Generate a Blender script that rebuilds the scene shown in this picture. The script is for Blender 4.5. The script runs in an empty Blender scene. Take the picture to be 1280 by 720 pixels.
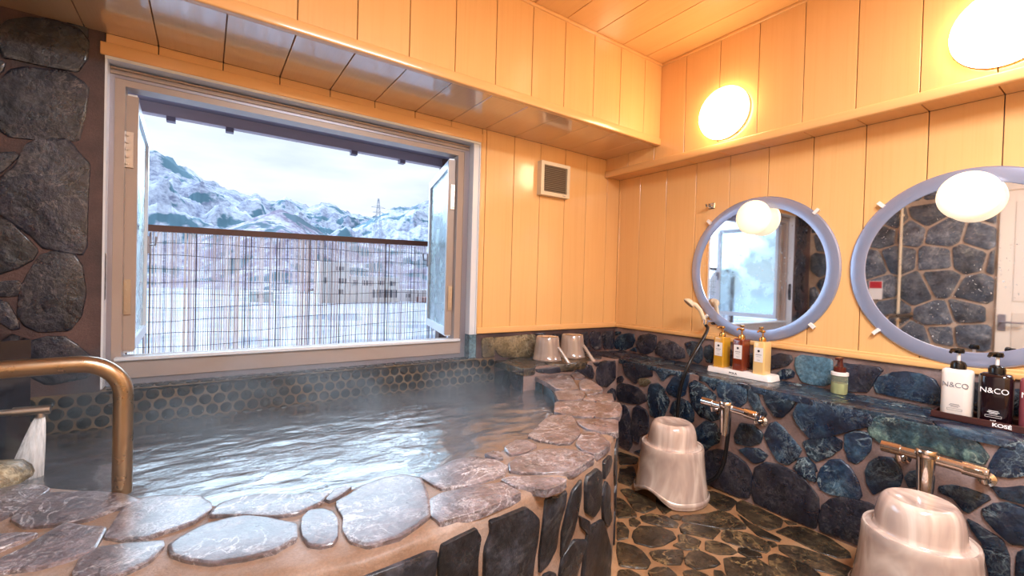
import bpy, bmesh, math, random
from mathutils import Vector, Matrix, noise
from mathutils.geometry import intersect_point_tri_2d
R = math.radians
scene = bpy.context.scene
COL = scene.collection

# ------------------------------------------------------------------ camera
cam_data = bpy.data.cameras.new('camera')
cam = bpy.data.objects.new('camera', cam_data); COL.objects.link(cam)
cam_data.sensor_width = 36.0
cam_data.lens = 555.59 / 1280 * 36
cam_data.clip_start = 0.02; cam_data.clip_end = 6000
YAW, PITCH, ROLL = R(34.607), R(-0.789), R(1.624)
fwd = Vector((math.sin(YAW)*math.cos(PITCH), math.cos(YAW)*math.cos(PITCH), math.sin(PITCH)))
r0 = Vector((math.cos(YAW), -math.sin(YAW), 0)); u0 = r0.cross(fwd)
rt = r0*math.cos(ROLL) + u0*math.sin(ROLL); up = -r0*math.sin(ROLL) + u0*math.cos(ROLL)
M4 = Matrix((rt, up, -fwd)).transposed().to_4x4(); M4.translation = Vector((-2.6435, -2.394, 1.098))
cam.matrix_world = M4
scene.camera = cam

# ------------------------------------------------------------------ view, world
scene.view_settings.view_transform = 'Standard'
scene.view_settings.look = 'None'
scene.view_settings.gamma = 1
scene.view_settings.use_curve_mapping = False
scene.view_settings.exposure = 0.0

SKY_STRENGTH = 1.25
world = bpy.data.worlds.new('overcast_sky'); scene.world = world
world.use_nodes = True
wt = world.node_tree; wt.nodes.clear()
def wn(t): return wt.nodes.new(t)
w_out = wn('ShaderNodeOutputWorld'); w_bg = wn('ShaderNodeBackground')
w_tc = wn('ShaderNodeTexCoord'); w_map = wn('ShaderNodeMapping'); w_map.inputs['Scale'].default_value = (1.4, 1.4, 6)
w_no = wn('ShaderNodeTexNoise'); w_no.inputs['Scale'].default_value = 1.6; w_no.inputs['Detail'].default_value = 6
w_cr = wn('ShaderNodeValToRGB')
w_cr.color_ramp.elements[0].position = .36; w_cr.color_ramp.elements[0].color = (.50, .62, .76, 1)
w_cr.color_ramp.elements[1].position = .60; w_cr.color_ramp.elements[1].color = (.80, .87, .95, 1)
wt.links.new(w_tc.outputs['Generated'], w_map.inputs[0]); wt.links.new(w_map.outputs[0], w_no.inputs['Vector'])
wt.links.new(w_no.outputs['Fac'], w_cr.inputs[0]); wt.links.new(w_cr.outputs[0], w_bg.inputs[0])
w_bg.inputs[1].default_value = SKY_STRENGTH
wt.links.new(w_bg.outputs[0], w_out.inputs[0])

def area_light(name, loc, target, sx, sy, energy, color, portal=False):
    l = bpy.data.lights.new(name, 'AREA'); l.shape = 'RECTANGLE'; l.size = sx; l.size_y = sy
    l.energy = energy; l.color = color
    o = bpy.data.objects.new(name, l); COL.objects.link(o)
    o.location = loc
    o.rotation_euler = (Vector(target)-Vector(loc)).to_track_quat('-Z', 'Y').to_euler()
    if portal: l.cycles.is_portal = True
    return o
# the opening lets the sky in
area_light('window_portal', (-2.15, .13, 1.31), (-2.15, -1, 1.31), 1.6, 1.15, 1, (1, 1, 1), True)
# added fill light behind the viewer, no fixture built, lifts the room's shadows
area_light('unseen_fill_light', (-1.75, -2.75, 2.55), (-1.75, -2.7, 0), 1.3, .5, 125, (.84, .92, 1.0))
# broad bright part of the overcast sky over the valley
sky_sun = bpy.data.lights.new('overcast_daylight', 'SUN'); sky_sun.energy = 13.0; sky_sun.angle = R(95); sky_sun.color = (.60, .80, 1.0)
so = bpy.data.objects.new('overcast_daylight', sky_sun); COL.objects.link(so)
so.rotation_euler = Vector((.25, -.88, -.42)).to_track_quat('-Z', 'Y').to_euler()

LAMP_COLOR = (1.0, .76, .45, 1)
UPPER_LAMP = 21.0
MIRROR_LAMP = .75

# ------------------------------------------------------------------ traced outlines (metres, on their own surfaces)
RIGHT_LOW_OUTLINES = [[[-0.381,0.568],[-0.428,0.598],[-0.541,0.6],[-0.605,0.585],[-0.615,0.531],[-0.57,0.517],[-0.519,0.504],[-0.498,0.466],[-0.481,0.461],[-0.405,0.501]],
[[-0.509,0.49],[-0.545,0.507],[-0.595,0.509],[-0.605,0.493],[-0.578,0.464],[-0.534,0.458]],
[[-0.635,0.581],[-0.694,0.601],[-0.758,0.597],[-0.748,0.566],[-0.698,0.517]],
[[-0.332,0.466],[-0.37,0.489],[-0.389,0.471],[-0.379,0.447],[-0.339,0.434]],
[[-0.338,0.406],[-0.365,0.434],[-0.435,0.442],[-0.515,0.433],[-0.574,0.404],[-0.576,0.368],[-0.532,0.339],[-0.44,0.32],[-0.363,0.318],[-0.337,0.35]],
[[-0.605,0.473],[-0.663,0.495],[-0.711,0.47],[-0.718,0.442],[-0.746,0.409],[-0.738,0.377],[-0.711,0.311],[-0.665,0.281],[-0.616,0.291],[-0.594,0.373],[-0.594,0.445]],
[[-0.765,0.55],[-0.818,0.608],[-0.872,0.594],[-0.864,0.531],[-0.851,0.467],[-0.803,0.441],[-0.747,0.448],[-0.725,0.473],[-0.739,0.505]],
[[-0.88,0.539],[-0.915,0.56],[-0.966,0.548],[-1.04,0.505],[-1.032,0.467],[-1.065,0.44],[-1.076,0.399],[-1.021,0.366],[-0.952,0.37],[-0.9,0.417],[-0.887,0.48]],
[[-0.975,0.572],[-1.013,0.598],[-1.046,0.591],[-1.043,0.555],[-1.029,0.53]],
[[-1.06,0.603],[-1.105,0.62],[-1.175,0.604],[-1.206,0.577],[-1.204,0.509],[-1.171,0.48],[-1.109,0.486],[-1.058,0.509],[-1.048,0.547]],
[[-1.214,0.574],[-1.235,0.59],[-1.264,0.573],[-1.277,0.526],[-1.31,0.477],[-1.296,0.457],[-1.246,0.486],[-1.221,0.521]],
[[-1.295,0.592],[-1.352,0.607],[-1.404,0.608],[-1.433,0.579],[-1.424,0.538],[-1.386,0.481],[-1.349,0.475],[-1.313,0.519],[-1.292,0.563]],
[[-0.358,0.267],[-0.399,0.294],[-0.442,0.266],[-0.458,0.201],[-0.477,0.067],[-0.452,0.017],[-0.396,0.02],[-0.365,0.032]],
[[-0.481,0.293],[-0.513,0.317],[-0.578,0.307],[-0.598,0.271],[-0.601,0.199],[-0.59,0.165],[-0.54,0.14],[-0.529,0.084],[-0.489,0.093],[-0.471,0.151]],
[[-0.771,0.405],[-0.825,0.439],[-0.878,0.431],[-0.911,0.382],[-0.908,0.326],[-0.862,0.303],[-0.796,0.324],[-0.756,0.342]],
[[-0.93,0.294],[-0.983,0.351],[-1.041,0.353],[-1.07,0.308],[-1.063,0.253],[-1.026,0.228],[-0.98,0.176],[-0.949,0.18],[-0.927,0.238]],
[[-1.151,0.324],[-1.183,0.393],[-1.249,0.403],[-1.291,0.374],[-1.284,0.323],[-1.237,0.291],[-1.161,0.284]],
[[-1.179,0.255],[-1.213,0.275],[-1.278,0.292],[-1.321,0.274],[-1.303,0.239],[-1.26,0.211],[-1.223,0.227]],
[[-1.328,0.429],[-1.357,0.446],[-1.395,0.421],[-1.44,0.38],[-1.469,0.35],[-1.453,0.307],[-1.415,0.262],[-1.371,0.263],[-1.332,0.313],[-1.303,0.369]],
[[-1.463,0.585],[-1.499,0.61],[-1.562,0.615],[-1.642,0.604],[-1.712,0.587],[-1.731,0.563],[-1.722,0.534],[-1.665,0.503],[-1.601,0.461],[-1.54,0.426],[-1.505,0.42],[-1.475,0.448],[-1.451,0.474],[-1.435,0.511]],
[[-1.477,0.39],[-1.54,0.434],[-1.588,0.453],[-1.628,0.438],[-1.626,0.406],[-1.591,0.363],[-1.537,0.317],[-1.501,0.332]],
[[-1.64,0.472],[-1.678,0.499],[-1.721,0.5],[-1.733,0.478],[-1.729,0.432],[-1.706,0.387],[-1.682,0.36],[-1.656,0.37],[-1.639,0.418]],
[[-1.728,0.543],[-1.754,0.58],[-1.815,0.611],[-1.89,0.613],[-1.965,0.603],[-2.017,0.586],[-2.045,0.549],[-2.063,0.524],[-2.051,0.491],[-2.015,0.488],[-1.968,0.491],[-1.914,0.493],[-1.868,0.478],[-1.819,0.476],[-1.769,0.475],[-1.733,0.5]],
[[-2.075,0.496],[-2.085,0.537],[-2.101,0.567],[-2.129,0.592],[-2.172,0.596],[-2.185,0.547],[-2.179,0.503],[-2.124,0.468],[-2.091,0.464],[-2.072,0.47]],
[[-1.457,0.307],[-1.494,0.32],[-1.528,0.299],[-1.536,0.273],[-1.511,0.256],[-1.482,0.236],[-1.455,0.252]],
[[-1.716,0.34],[-1.73,0.382],[-1.762,0.416],[-1.803,0.422],[-1.829,0.395],[-1.834,0.361],[-1.828,0.32],[-1.784,0.295],[-1.749,0.255],[-1.724,0.29]],
[[-1.843,0.361],[-1.855,0.387],[-1.88,0.403],[-1.886,0.381],[-1.885,0.342],[-1.857,0.327]],
[[-1.553,0.288],[-1.583,0.338],[-1.626,0.354],[-1.66,0.334],[-1.687,0.29],[-1.704,0.236],[-1.696,0.213],[-1.651,0.206],[-1.598,0.192],[-1.556,0.199],[-1.541,0.234]],
[[-1.566,0.122],[-1.592,0.166],[-1.632,0.194],[-1.677,0.202],[-1.727,0.208],[-1.763,0.201],[-1.766,0.098],[-1.733,0.022],[-1.651,0.019],[-1.562,0.015],[-1.557,0.062]],
[[-1.945,0.366],[-1.986,0.386],[-2.019,0.389],[-2.069,0.383],[-2.074,0.369],[-2.048,0.332],[-2.026,0.303],[-2.012,0.304],[-1.983,0.338],[-1.949,0.344]],
[[-2.062,0.326],[-2.083,0.357],[-2.116,0.375],[-2.157,0.374],[-2.175,0.333],[-2.173,0.259],[-2.129,0.243],[-2.094,0.27],[-2.067,0.302]],
[[-2.025,0.276],[-2.05,0.269],[-2.086,0.253],[-2.112,0.241],[-2.128,0.199],[-2.132,0.114],[-2.087,0.088],[-2.065,0.205],[-2.037,0.243]],
[[-2.146,0.215],[-2.173,0.247],[-2.197,0.235],[-2.199,0.153],[-2.145,0.121]],
[[-2.077,0.421],[-2.111,0.426],[-2.151,0.448],[-2.179,0.444],[-2.185,0.392],[-2.133,0.388],[-2.103,0.388]],
[[-1.785,0.24],[-1.851,0.297],[-1.925,0.299],[-1.937,0.222],[-1.856,0.142],[-1.782,0.15]],
[[-1.783,0.129],[-1.856,0.128],[-1.928,0.197],[-2.006,0.215],[-2.045,0.13],[-1.943,0.033],[-1.804,0.014]],
[[-1.793,-0.006],[-1.913,0.003],[-1.911,-0.096],[-1.791,-0.125]],
[[-1.934,0.014],[-2.037,0.093],[-2.063,-0.003],[-1.937,-0.108]],
[[-1.266,0.179],[-1.313,0.227],[-1.378,0.24],[-1.476,0.223],[-1.54,0.156],[-1.547,0.08],[-1.533,0.014],[-1.466,0.006],[-1.359,0.006],[-1.272,0.018],[-1.255,0.062]],
[[-0.982,0.131],[-1.004,0.184],[-1.062,0.214],[-1.118,0.222],[-1.161,0.215],[-1.215,0.192],[-1.242,0.15],[-1.244,0.079],[-1.231,0.027],[-1.169,0.011],[-1.081,0.008],[-0.999,0.008]],
[[-1.44,0.253],[-1.465,0.304],[-1.498,0.325],[-1.528,0.284],[-1.534,0.222],[-1.509,0.222],[-1.467,0.234]],
[[-0.677,0.063],[-0.788,0.136],[-0.92,0.144],[-0.948,0.051],[-0.795,-0.041]],
[[-0.378,-0.079],[-0.476,0.008],[-0.604,0.013],[-0.592,-0.068],[-0.447,-0.095]]]
RIGHT_UP_OUTLINES = [[[-0.005,0.656],[-0.037,0.702],[-0.129,0.733],[-0.186,0.729],[-0.194,0.68],[-0.171,0.637],[-0.095,0.601],[-0.028,0.602],[-0.002,0.625]],
[[-0.219,0.674],[-0.242,0.726],[-0.325,0.75],[-0.383,0.742],[-0.385,0.686],[-0.364,0.635],[-0.307,0.603],[-0.247,0.608],[-0.227,0.64]],
[[-0.002,0.734],[-0.063,0.738],[-0.057,0.72],[-0.01,0.701]],
[[-0.153,0.61],[-0.208,0.642],[-0.22,0.604]],
[[-0.386,0.652],[-0.418,0.709],[-0.472,0.729],[-0.526,0.718],[-0.61,0.679],[-0.617,0.627],[-0.572,0.611],[-0.477,0.6],[-0.393,0.616]],
[[-0.618,0.721],[-0.677,0.74],[-0.725,0.739],[-0.745,0.698],[-0.743,0.629],[-0.72,0.604],[-0.672,0.618],[-0.64,0.666]],
[[-0.763,0.718],[-0.794,0.735],[-0.827,0.702],[-0.812,0.623],[-0.776,0.622],[-0.757,0.666]],
[[-0.863,0.69],[-0.93,0.724],[-0.965,0.665],[-0.942,0.621],[-0.865,0.616]],
[[-0.98,0.699],[-1.074,0.721],[-1.085,0.63],[-0.999,0.615]],
[[-1.097,0.709],[-1.163,0.712],[-1.159,0.62],[-1.1,0.617]],
[[-1.163,0.716],[-1.212,0.742],[-1.267,0.739],[-1.275,0.715],[-1.255,0.682],[-1.215,0.664],[-1.166,0.644],[-1.154,0.68]],
[[-1.195,0.619],[-1.229,0.656],[-1.266,0.666],[-1.29,0.648],[-1.288,0.626],[-1.251,0.604],[-1.21,0.601]],
[[-1.297,0.729],[-1.326,0.745],[-1.414,0.748],[-1.459,0.745],[-1.463,0.629],[-1.431,0.609],[-1.376,0.604],[-1.331,0.609],[-1.307,0.648],[-1.292,0.689]],
[[-1.475,0.706],[-1.497,0.734],[-1.531,0.736],[-1.596,0.739],[-1.654,0.738],[-1.669,0.727],[-1.645,0.691],[-1.631,0.65],[-1.616,0.618],[-1.579,0.61],[-1.533,0.6],[-1.484,0.609]],
[[-1.646,0.653],[-1.66,0.694],[-1.704,0.722],[-1.752,0.737],[-1.811,0.734],[-1.847,0.719],[-1.866,0.687],[-1.873,0.642],[-1.876,0.614],[-1.833,0.615],[-1.765,0.617],[-1.693,0.619],[-1.652,0.623]],
[[-1.892,0.733],[-1.939,0.737],[-1.956,0.684],[-1.95,0.627],[-1.893,0.63]],
[[-1.971,0.732],[-2.017,0.731],[-2.052,0.663],[-2.035,0.626],[-1.97,0.62]],
[[-2.057,0.728],[-2.103,0.728],[-2.106,0.629],[-2.064,0.628]]]
BACK_UP_OUTLINES = [[[-0.373,0.725],[-0.307,0.743],[-0.284,0.701],[-0.303,0.652],[-0.335,0.619],[-0.363,0.636]],
[[-0.272,0.73],[-0.238,0.745],[-0.174,0.734],[-0.161,0.695],[-0.161,0.608],[-0.218,0.607],[-0.268,0.64],[-0.279,0.681]],
[[-0.144,0.714],[-0.109,0.737],[-0.021,0.737],[-0.012,0.604],[-0.125,0.606]],
[[-0.315,0.613],[-0.281,0.631],[-0.253,0.607]],
[[-0.491,0.73],[-0.387,0.735],[-0.382,0.607],[-0.498,0.605]],
[[-0.64,0.736],[-0.516,0.733],[-0.511,0.606],[-0.647,0.606]],
[[-1.115,0.736],[-1.023,0.738],[-0.883,0.743],[-0.805,0.744],[-0.791,0.679],[-0.805,0.598],[-0.911,0.602],[-1.05,0.612],[-1.092,0.645],[-1.112,0.689]],
[[-1.214,0.737],[-1.125,0.741],[-1.116,0.621],[-1.205,0.619]]]
BACK_LOW_OUTLINES = [[[-0.528,0.542],[-0.5,0.588],[-0.438,0.601],[-0.36,0.581],[-0.356,0.545],[-0.354,0.463],[-0.43,0.417],[-0.493,0.433],[-0.531,0.472]],
[[-0.422,0.38],[-0.384,0.403],[-0.351,0.39],[-0.345,0.317],[-0.387,0.331]],
[[-0.701,0.574],[-0.655,0.592],[-0.584,0.573],[-0.558,0.518],[-0.568,0.485],[-0.628,0.508],[-0.722,0.542]],
[[-0.567,0.593],[-0.512,0.597],[-0.535,0.56]],
[[-0.824,0.601],[-0.735,0.594],[-0.712,0.579],[-0.745,0.549],[-0.844,0.558]],
[[-0.525,0.322],[-0.452,0.366],[-0.359,0.283],[-0.354,0.173],[-0.506,0.161]],
[[-1.032,0.61],[-0.951,0.615],[-0.856,0.6],[-0.844,0.553],[-0.928,0.553],[-1.02,0.57]],
[[-1.195,0.624],[-1.052,0.616],[-1.05,0.572],[-1.175,0.584]]]
RIM_OUTLINES = [[[-1.029,-0.322],[-0.914,-0.296],[-0.812,-0.376],[-0.92,-0.535],[-1.014,-0.672],[-1.084,-0.652],[-1.107,-0.601],[-1.061,-0.461]],
[[-0.784,-0.362],[-0.706,-0.341],[-0.759,-0.46],[-0.825,-0.491],[-0.851,-0.467]],
[[-0.888,-0.551],[-0.811,-0.514],[-0.807,-0.568],[-0.873,-0.702],[-0.911,-0.749],[-0.966,-0.715],[-0.996,-0.673]],
[[-1.159,-0.659],[-1.092,-0.661],[-1.038,-0.711],[-1.063,-0.771],[-1.136,-0.828],[-1.206,-0.816],[-1.246,-0.787]],
[[-1.011,-0.725],[-0.954,-0.743],[-0.942,-0.775],[-1.022,-0.785],[-1.05,-0.778]],
[[-1.124,-0.834],[-1.048,-0.799],[-0.924,-0.826],[-1.03,-0.933],[-1.102,-0.901],[-1.14,-0.862]],
[[-1.287,-0.817],[-1.2,-0.847],[-1.12,-0.901],[-1.294,-1.071],[-1.365,-1.015],[-1.391,-0.936]],
[[-1.117,-0.906],[-1.027,-0.966],[-1.092,-1.04],[-1.196,-1.118],[-1.274,-1.091],[-1.285,-1.071]],
[[-1.663,-1.112],[-1.491,-0.993],[-1.424,-0.97],[-1.368,-1.007],[-1.391,-1.05],[-1.464,-1.159],[-1.49,-1.189],[-1.578,-1.24],[-1.622,-1.224],[-1.66,-1.162]],
[[-1.388,-1.07],[-1.331,-1.075],[-1.24,-1.148],[-1.358,-1.254],[-1.408,-1.22],[-1.428,-1.175],[-1.418,-1.12]],
[[-1.463,-1.182],[-1.426,-1.219],[-1.469,-1.326],[-1.581,-1.368],[-1.596,-1.322],[-1.574,-1.265]],
[[-1.866,-1.285],[-1.807,-1.254],[-1.711,-1.248],[-1.644,-1.28],[-1.609,-1.332],[-1.608,-1.379],[-1.745,-1.424],[-1.816,-1.388],[-1.877,-1.351],[-1.891,-1.33]],
[[-1.808,-1.167],[-1.738,-1.131],[-1.705,-1.15],[-1.705,-1.208],[-1.776,-1.236],[-1.825,-1.225]],
[[-1.897,-1.183],[-1.862,-1.175],[-1.846,-1.193],[-1.863,-1.239],[-1.884,-1.232]],
[[-2.128,-1.226],[-2.079,-1.211],[-2.008,-1.18],[-1.942,-1.182],[-1.894,-1.247],[-1.892,-1.303],[-1.932,-1.337],[-2.02,-1.343],[-2.11,-1.328],[-2.12,-1.289]],
[[-2.161,-1.366],[-2.126,-1.353],[-2.035,-1.362],[-1.964,-1.382],[-1.953,-1.453],[-1.999,-1.464],[-2.079,-1.472],[-2.142,-1.472],[-2.186,-1.477],[-2.19,-1.438]],
[[-1.947,-1.364],[-1.92,-1.363],[-1.866,-1.393],[-1.801,-1.441],[-1.795,-1.456],[-1.827,-1.472],[-1.879,-1.474],[-1.906,-1.446],[-1.939,-1.417]],
[[-2.452,-1.296],[-2.433,-1.271],[-2.406,-1.275],[-2.388,-1.303],[-2.386,-1.345],[-2.402,-1.41],[-2.417,-1.432],[-2.44,-1.427],[-2.457,-1.41],[-2.463,-1.372],[-2.46,-1.334]],
[[-2.692,-1.268],[-2.677,-1.248],[-2.637,-1.217],[-2.587,-1.213],[-2.56,-1.221],[-2.52,-1.256],[-2.474,-1.31],[-2.483,-1.371],[-2.518,-1.394],[-2.564,-1.392],[-2.622,-1.376],[-2.659,-1.343],[-2.687,-1.305]],
[[-2.623,-1.175],[-2.602,-1.128],[-2.572,-1.116],[-2.518,-1.121],[-2.455,-1.165],[-2.413,-1.182],[-2.378,-1.199],[-2.403,-1.239],[-2.458,-1.262],[-2.505,-1.25],[-2.535,-1.228],[-2.576,-1.2]],
[[-2.388,-1.233],[-2.358,-1.187],[-2.326,-1.186],[-2.318,-1.199],[-2.35,-1.229],[-2.379,-1.246]],
[[-2.804,-1.158],[-2.795,-1.069],[-2.788,-1.012],[-2.755,-0.997],[-2.728,-1.004],[-2.65,-1.052],[-2.63,-1.106],[-2.628,-1.135],[-2.656,-1.182],[-2.698,-1.194],[-2.738,-1.205],[-2.782,-1.18]],
[[-2.985,-0.967],[-2.98,-0.881],[-2.96,-0.847],[-2.874,-0.889],[-2.811,-0.94],[-2.775,-0.995],[-2.773,-1.007],[-2.815,-1.024],[-2.855,-1.051],[-2.914,-1.04],[-2.951,-1.022]],
[[-3.087,-0.782],[-3.059,-0.762],[-3.034,-0.752],[-2.986,-0.777],[-2.961,-0.822],[-2.978,-0.892],[-3.01,-0.953],[-3.038,-0.968]],
[[-3.014,-1.036],[-2.987,-1.041],[-2.955,-1.055],[-2.926,-1.075],[-2.951,-1.098],[-2.97,-1.11],[-2.996,-1.11]],
[[-2.969,-1.17],[-2.958,-1.156],[-2.93,-1.129],[-2.906,-1.079],[-2.89,-1.053],[-2.848,-1.093],[-2.815,-1.117],[-2.821,-1.204],[-2.855,-1.22],[-2.89,-1.223],[-2.945,-1.204]],
[[-2.833,-1.283],[-2.832,-1.242],[-2.809,-1.205],[-2.765,-1.217],[-2.712,-1.24],[-2.708,-1.262],[-2.726,-1.308],[-2.764,-1.328],[-2.798,-1.319]],
[[-2.363,-1.257],[-2.342,-1.246],[-2.286,-1.206],[-2.227,-1.192],[-2.173,-1.202],[-2.145,-1.246],[-2.159,-1.306],[-2.184,-1.389],[-2.203,-1.432],[-2.24,-1.451],[-2.295,-1.473],[-2.354,-1.47],[-2.377,-1.433],[-2.379,-1.384],[-2.367,-1.342],[-2.368,-1.288]]]
FLOOR_OUTLINES = [[[-0.803,-0.803],[-0.757,-0.812],[-0.741,-0.93],[-0.771,-0.996],[-0.796,-1.016],[-0.882,-1.018],[-0.901,-0.974],[-0.848,-0.89]],
[[-0.88,-0.845],[-0.874,-0.886],[-0.923,-1.004],[-0.945,-1.023],[-1.03,-0.981]],
[[-0.995,-1.023],[-0.964,-1.026],[-0.968,-1.07],[-1.018,-1.083],[-1.032,-1.06]],
[[-1.064,-1.011],[-1.044,-1.029],[-1.068,-1.086],[-1.115,-1.12],[-1.17,-1.107]],
[[-0.925,-1.035],[-0.868,-1.042],[-0.822,-1.098],[-0.827,-1.167],[-0.868,-1.181],[-0.916,-1.136],[-0.949,-1.072]],
[[-1.055,-1.103],[-0.999,-1.09],[-0.927,-1.144],[-0.915,-1.199],[-0.945,-1.235],[-1.038,-1.237],[-1.083,-1.221],[-1.115,-1.164],[-1.096,-1.132]],
[[-0.805,-1.109],[-0.76,-1.121],[-0.765,-1.144],[-0.791,-1.153],[-0.817,-1.128]],
[[-0.751,-1.142],[-0.646,-1.185],[-0.547,-1.208],[-0.536,-1.252],[-0.567,-1.337],[-0.602,-1.355],[-0.686,-1.308],[-0.746,-1.227],[-0.787,-1.172]],
[[-0.848,-1.193],[-0.805,-1.184],[-0.745,-1.247],[-0.713,-1.305],[-0.782,-1.318],[-0.809,-1.324],[-0.844,-1.27],[-0.877,-1.223]],
[[-0.913,-1.228],[-0.883,-1.237],[-0.867,-1.309],[-0.919,-1.328],[-0.931,-1.34],[-0.982,-1.305],[-0.997,-1.262],[-0.956,-1.263]],
[[-0.849,-1.321],[-0.816,-1.338],[-0.795,-1.388],[-0.807,-1.43],[-0.842,-1.432],[-0.892,-1.401],[-0.909,-1.358]],
[[-0.729,-1.323],[-0.685,-1.317],[-0.666,-1.334],[-0.627,-1.386],[-0.622,-1.461],[-0.673,-1.498],[-0.71,-1.496],[-0.742,-1.446],[-0.773,-1.376],[-0.772,-1.351]],
[[-0.779,-1.423],[-0.75,-1.441],[-0.738,-1.497],[-0.757,-1.509],[-0.805,-1.479],[-0.803,-1.441]],
[[-1.181,-1.123],[-1.145,-1.179],[-1.145,-1.22],[-1.171,-1.28],[-1.217,-1.302],[-1.262,-1.267],[-1.293,-1.234],[-1.233,-1.165]],
[[-1.122,-1.242],[-1.082,-1.251],[-0.996,-1.305],[-1.029,-1.332],[-1.085,-1.357],[-1.132,-1.327],[-1.147,-1.281]],
[[-1.033,-1.344],[-0.98,-1.331],[-0.937,-1.349],[-0.926,-1.404],[-0.942,-1.439],[-0.993,-1.436],[-1.058,-1.409],[-1.064,-1.369]],
[[-0.903,-1.433],[-0.862,-1.443],[-0.784,-1.508],[-0.801,-1.57],[-0.858,-1.604],[-0.988,-1.573],[-1.013,-1.519],[-0.957,-1.472]],
[[-0.398,-1.212],[-0.335,-1.214],[-0.316,-1.285],[-0.364,-1.411],[-0.43,-1.432],[-0.514,-1.418],[-0.519,-1.367],[-0.474,-1.258]],
[[-0.502,-1.273],[-0.529,-1.326],[-0.536,-1.389],[-0.544,-1.483],[-0.573,-1.488],[-0.605,-1.419],[-0.569,-1.356]],
[[-0.618,-1.464],[-0.6,-1.484],[-0.61,-1.503],[-0.646,-1.498]],
[[-0.501,-1.455],[-0.416,-1.46],[-0.351,-1.5],[-0.349,-1.596],[-0.397,-1.686],[-0.439,-1.7],[-0.483,-1.68],[-0.508,-1.617],[-0.498,-1.521]],
[[-0.601,-1.509],[-0.549,-1.55],[-0.518,-1.643],[-0.52,-1.747],[-0.564,-1.761],[-0.618,-1.727],[-0.664,-1.642],[-0.64,-1.535]],
[[-0.724,-1.522],[-0.684,-1.531],[-0.663,-1.583],[-0.65,-1.636],[-0.679,-1.689],[-0.745,-1.727],[-0.857,-1.693],[-0.845,-1.612],[-0.782,-1.554]],
[[-0.425,-1.058],[-0.376,-1.074],[-0.368,-1.169],[-0.382,-1.198],[-0.489,-1.226],[-0.542,-1.205],[-0.508,-1.121]],
[[-0.365,-1.421],[-0.342,-1.445],[-0.35,-1.471],[-0.387,-1.448]],
[[-1.319,-1.252],[-1.28,-1.273],[-1.274,-1.315],[-1.291,-1.357],[-1.35,-1.369],[-1.402,-1.312]],
[[-1.228,-1.316],[-1.182,-1.317],[-1.142,-1.343],[-1.153,-1.391],[-1.206,-1.424],[-1.275,-1.38]],
[[-1.113,-1.389],[-1.067,-1.406],[-1.052,-1.455],[-1.081,-1.489],[-1.168,-1.447]],
[[-1.004,-1.45],[-0.983,-1.471],[-1.026,-1.549],[-1.104,-1.549],[-1.079,-1.503]],
[[-0.579,-0.596],[-0.493,-0.63],[-0.605,-0.739],[-0.714,-0.789],[-0.734,-0.72]],
[[-0.394,-0.414],[-0.36,-0.55],[-0.447,-0.607],[-0.545,-0.566]],
[[-0.687,-0.938],[-0.714,-1.066],[-0.814,-1.082],[-0.775,-1.006]]]
LEFT_OUTLINES = [[[-3.265,1.955],[-3.248,1.99],[-3.193,2.022],[-3.125,2.033],[-3.058,2.017],[-3.038,1.986],[-3.043,1.915],[-3.068,1.865],[-3.139,1.86],[-3.217,1.862],[-3.252,1.859],[-3.265,1.898]],
[[-3.294,1.668],[-3.276,1.744],[-3.237,1.812],[-3.196,1.835],[-3.095,1.846],[-3.056,1.826],[-3.036,1.801],[-3.049,1.681],[-3.06,1.609],[-3.093,1.591],[-3.163,1.584],[-3.235,1.58],[-3.265,1.603]],
[[-3.295,1.817],[-3.267,1.847],[-3.252,1.837],[-3.259,1.806],[-3.285,1.77]],
[[-3.114,2.048],[-3.047,2.049],[-3.036,2.037],[-3.035,2.003],[-3.058,2.026]],
[[-3.293,1.454],[-3.288,1.497],[-3.264,1.513],[-3.224,1.524],[-3.216,1.51],[-3.239,1.47],[-3.263,1.437]],
[[-3.199,1.543],[-3.168,1.572],[-3.093,1.591],[-3.053,1.533],[-3.03,1.506],[-3.034,1.356],[-3.035,1.199],[-3.049,1.167],[-3.148,1.184],[-3.186,1.233],[-3.232,1.273],[-3.262,1.303],[-3.282,1.34],[-3.258,1.416],[-3.219,1.473]],
[[-3.281,1.254],[-3.262,1.274],[-3.232,1.259],[-3.164,1.167],[-3.179,1.129],[-3.22,1.097],[-3.26,1.077],[-3.285,1.08]],
[[-3.159,1.139],[-3.127,1.159],[-3.067,1.15],[-3.044,1.105],[-3.034,1.01],[-3.046,0.916],[-3.075,0.867],[-3.156,0.864],[-3.192,0.889],[-3.211,0.928],[-3.205,1.018],[-3.183,1.084]],
[[-3.26,1.046],[-3.216,1.053],[-3.201,1.033],[-3.215,0.994],[-3.259,0.991],[-3.289,1.017]],
[[-3.279,0.97],[-3.259,0.979],[-3.239,0.97],[-3.215,0.911],[-3.208,0.875],[-3.228,0.87],[-3.259,0.9]],
[[-3.177,0.822],[-3.134,0.838],[-3.09,0.836],[-3.05,0.797],[-3.017,0.757],[-3.021,0.677],[-3.132,0.658],[-3.196,0.71]],
[[-3.306,0.749],[-3.227,0.757],[-3.196,0.695],[-3.2,0.629],[-3.305,0.633]]]
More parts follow.
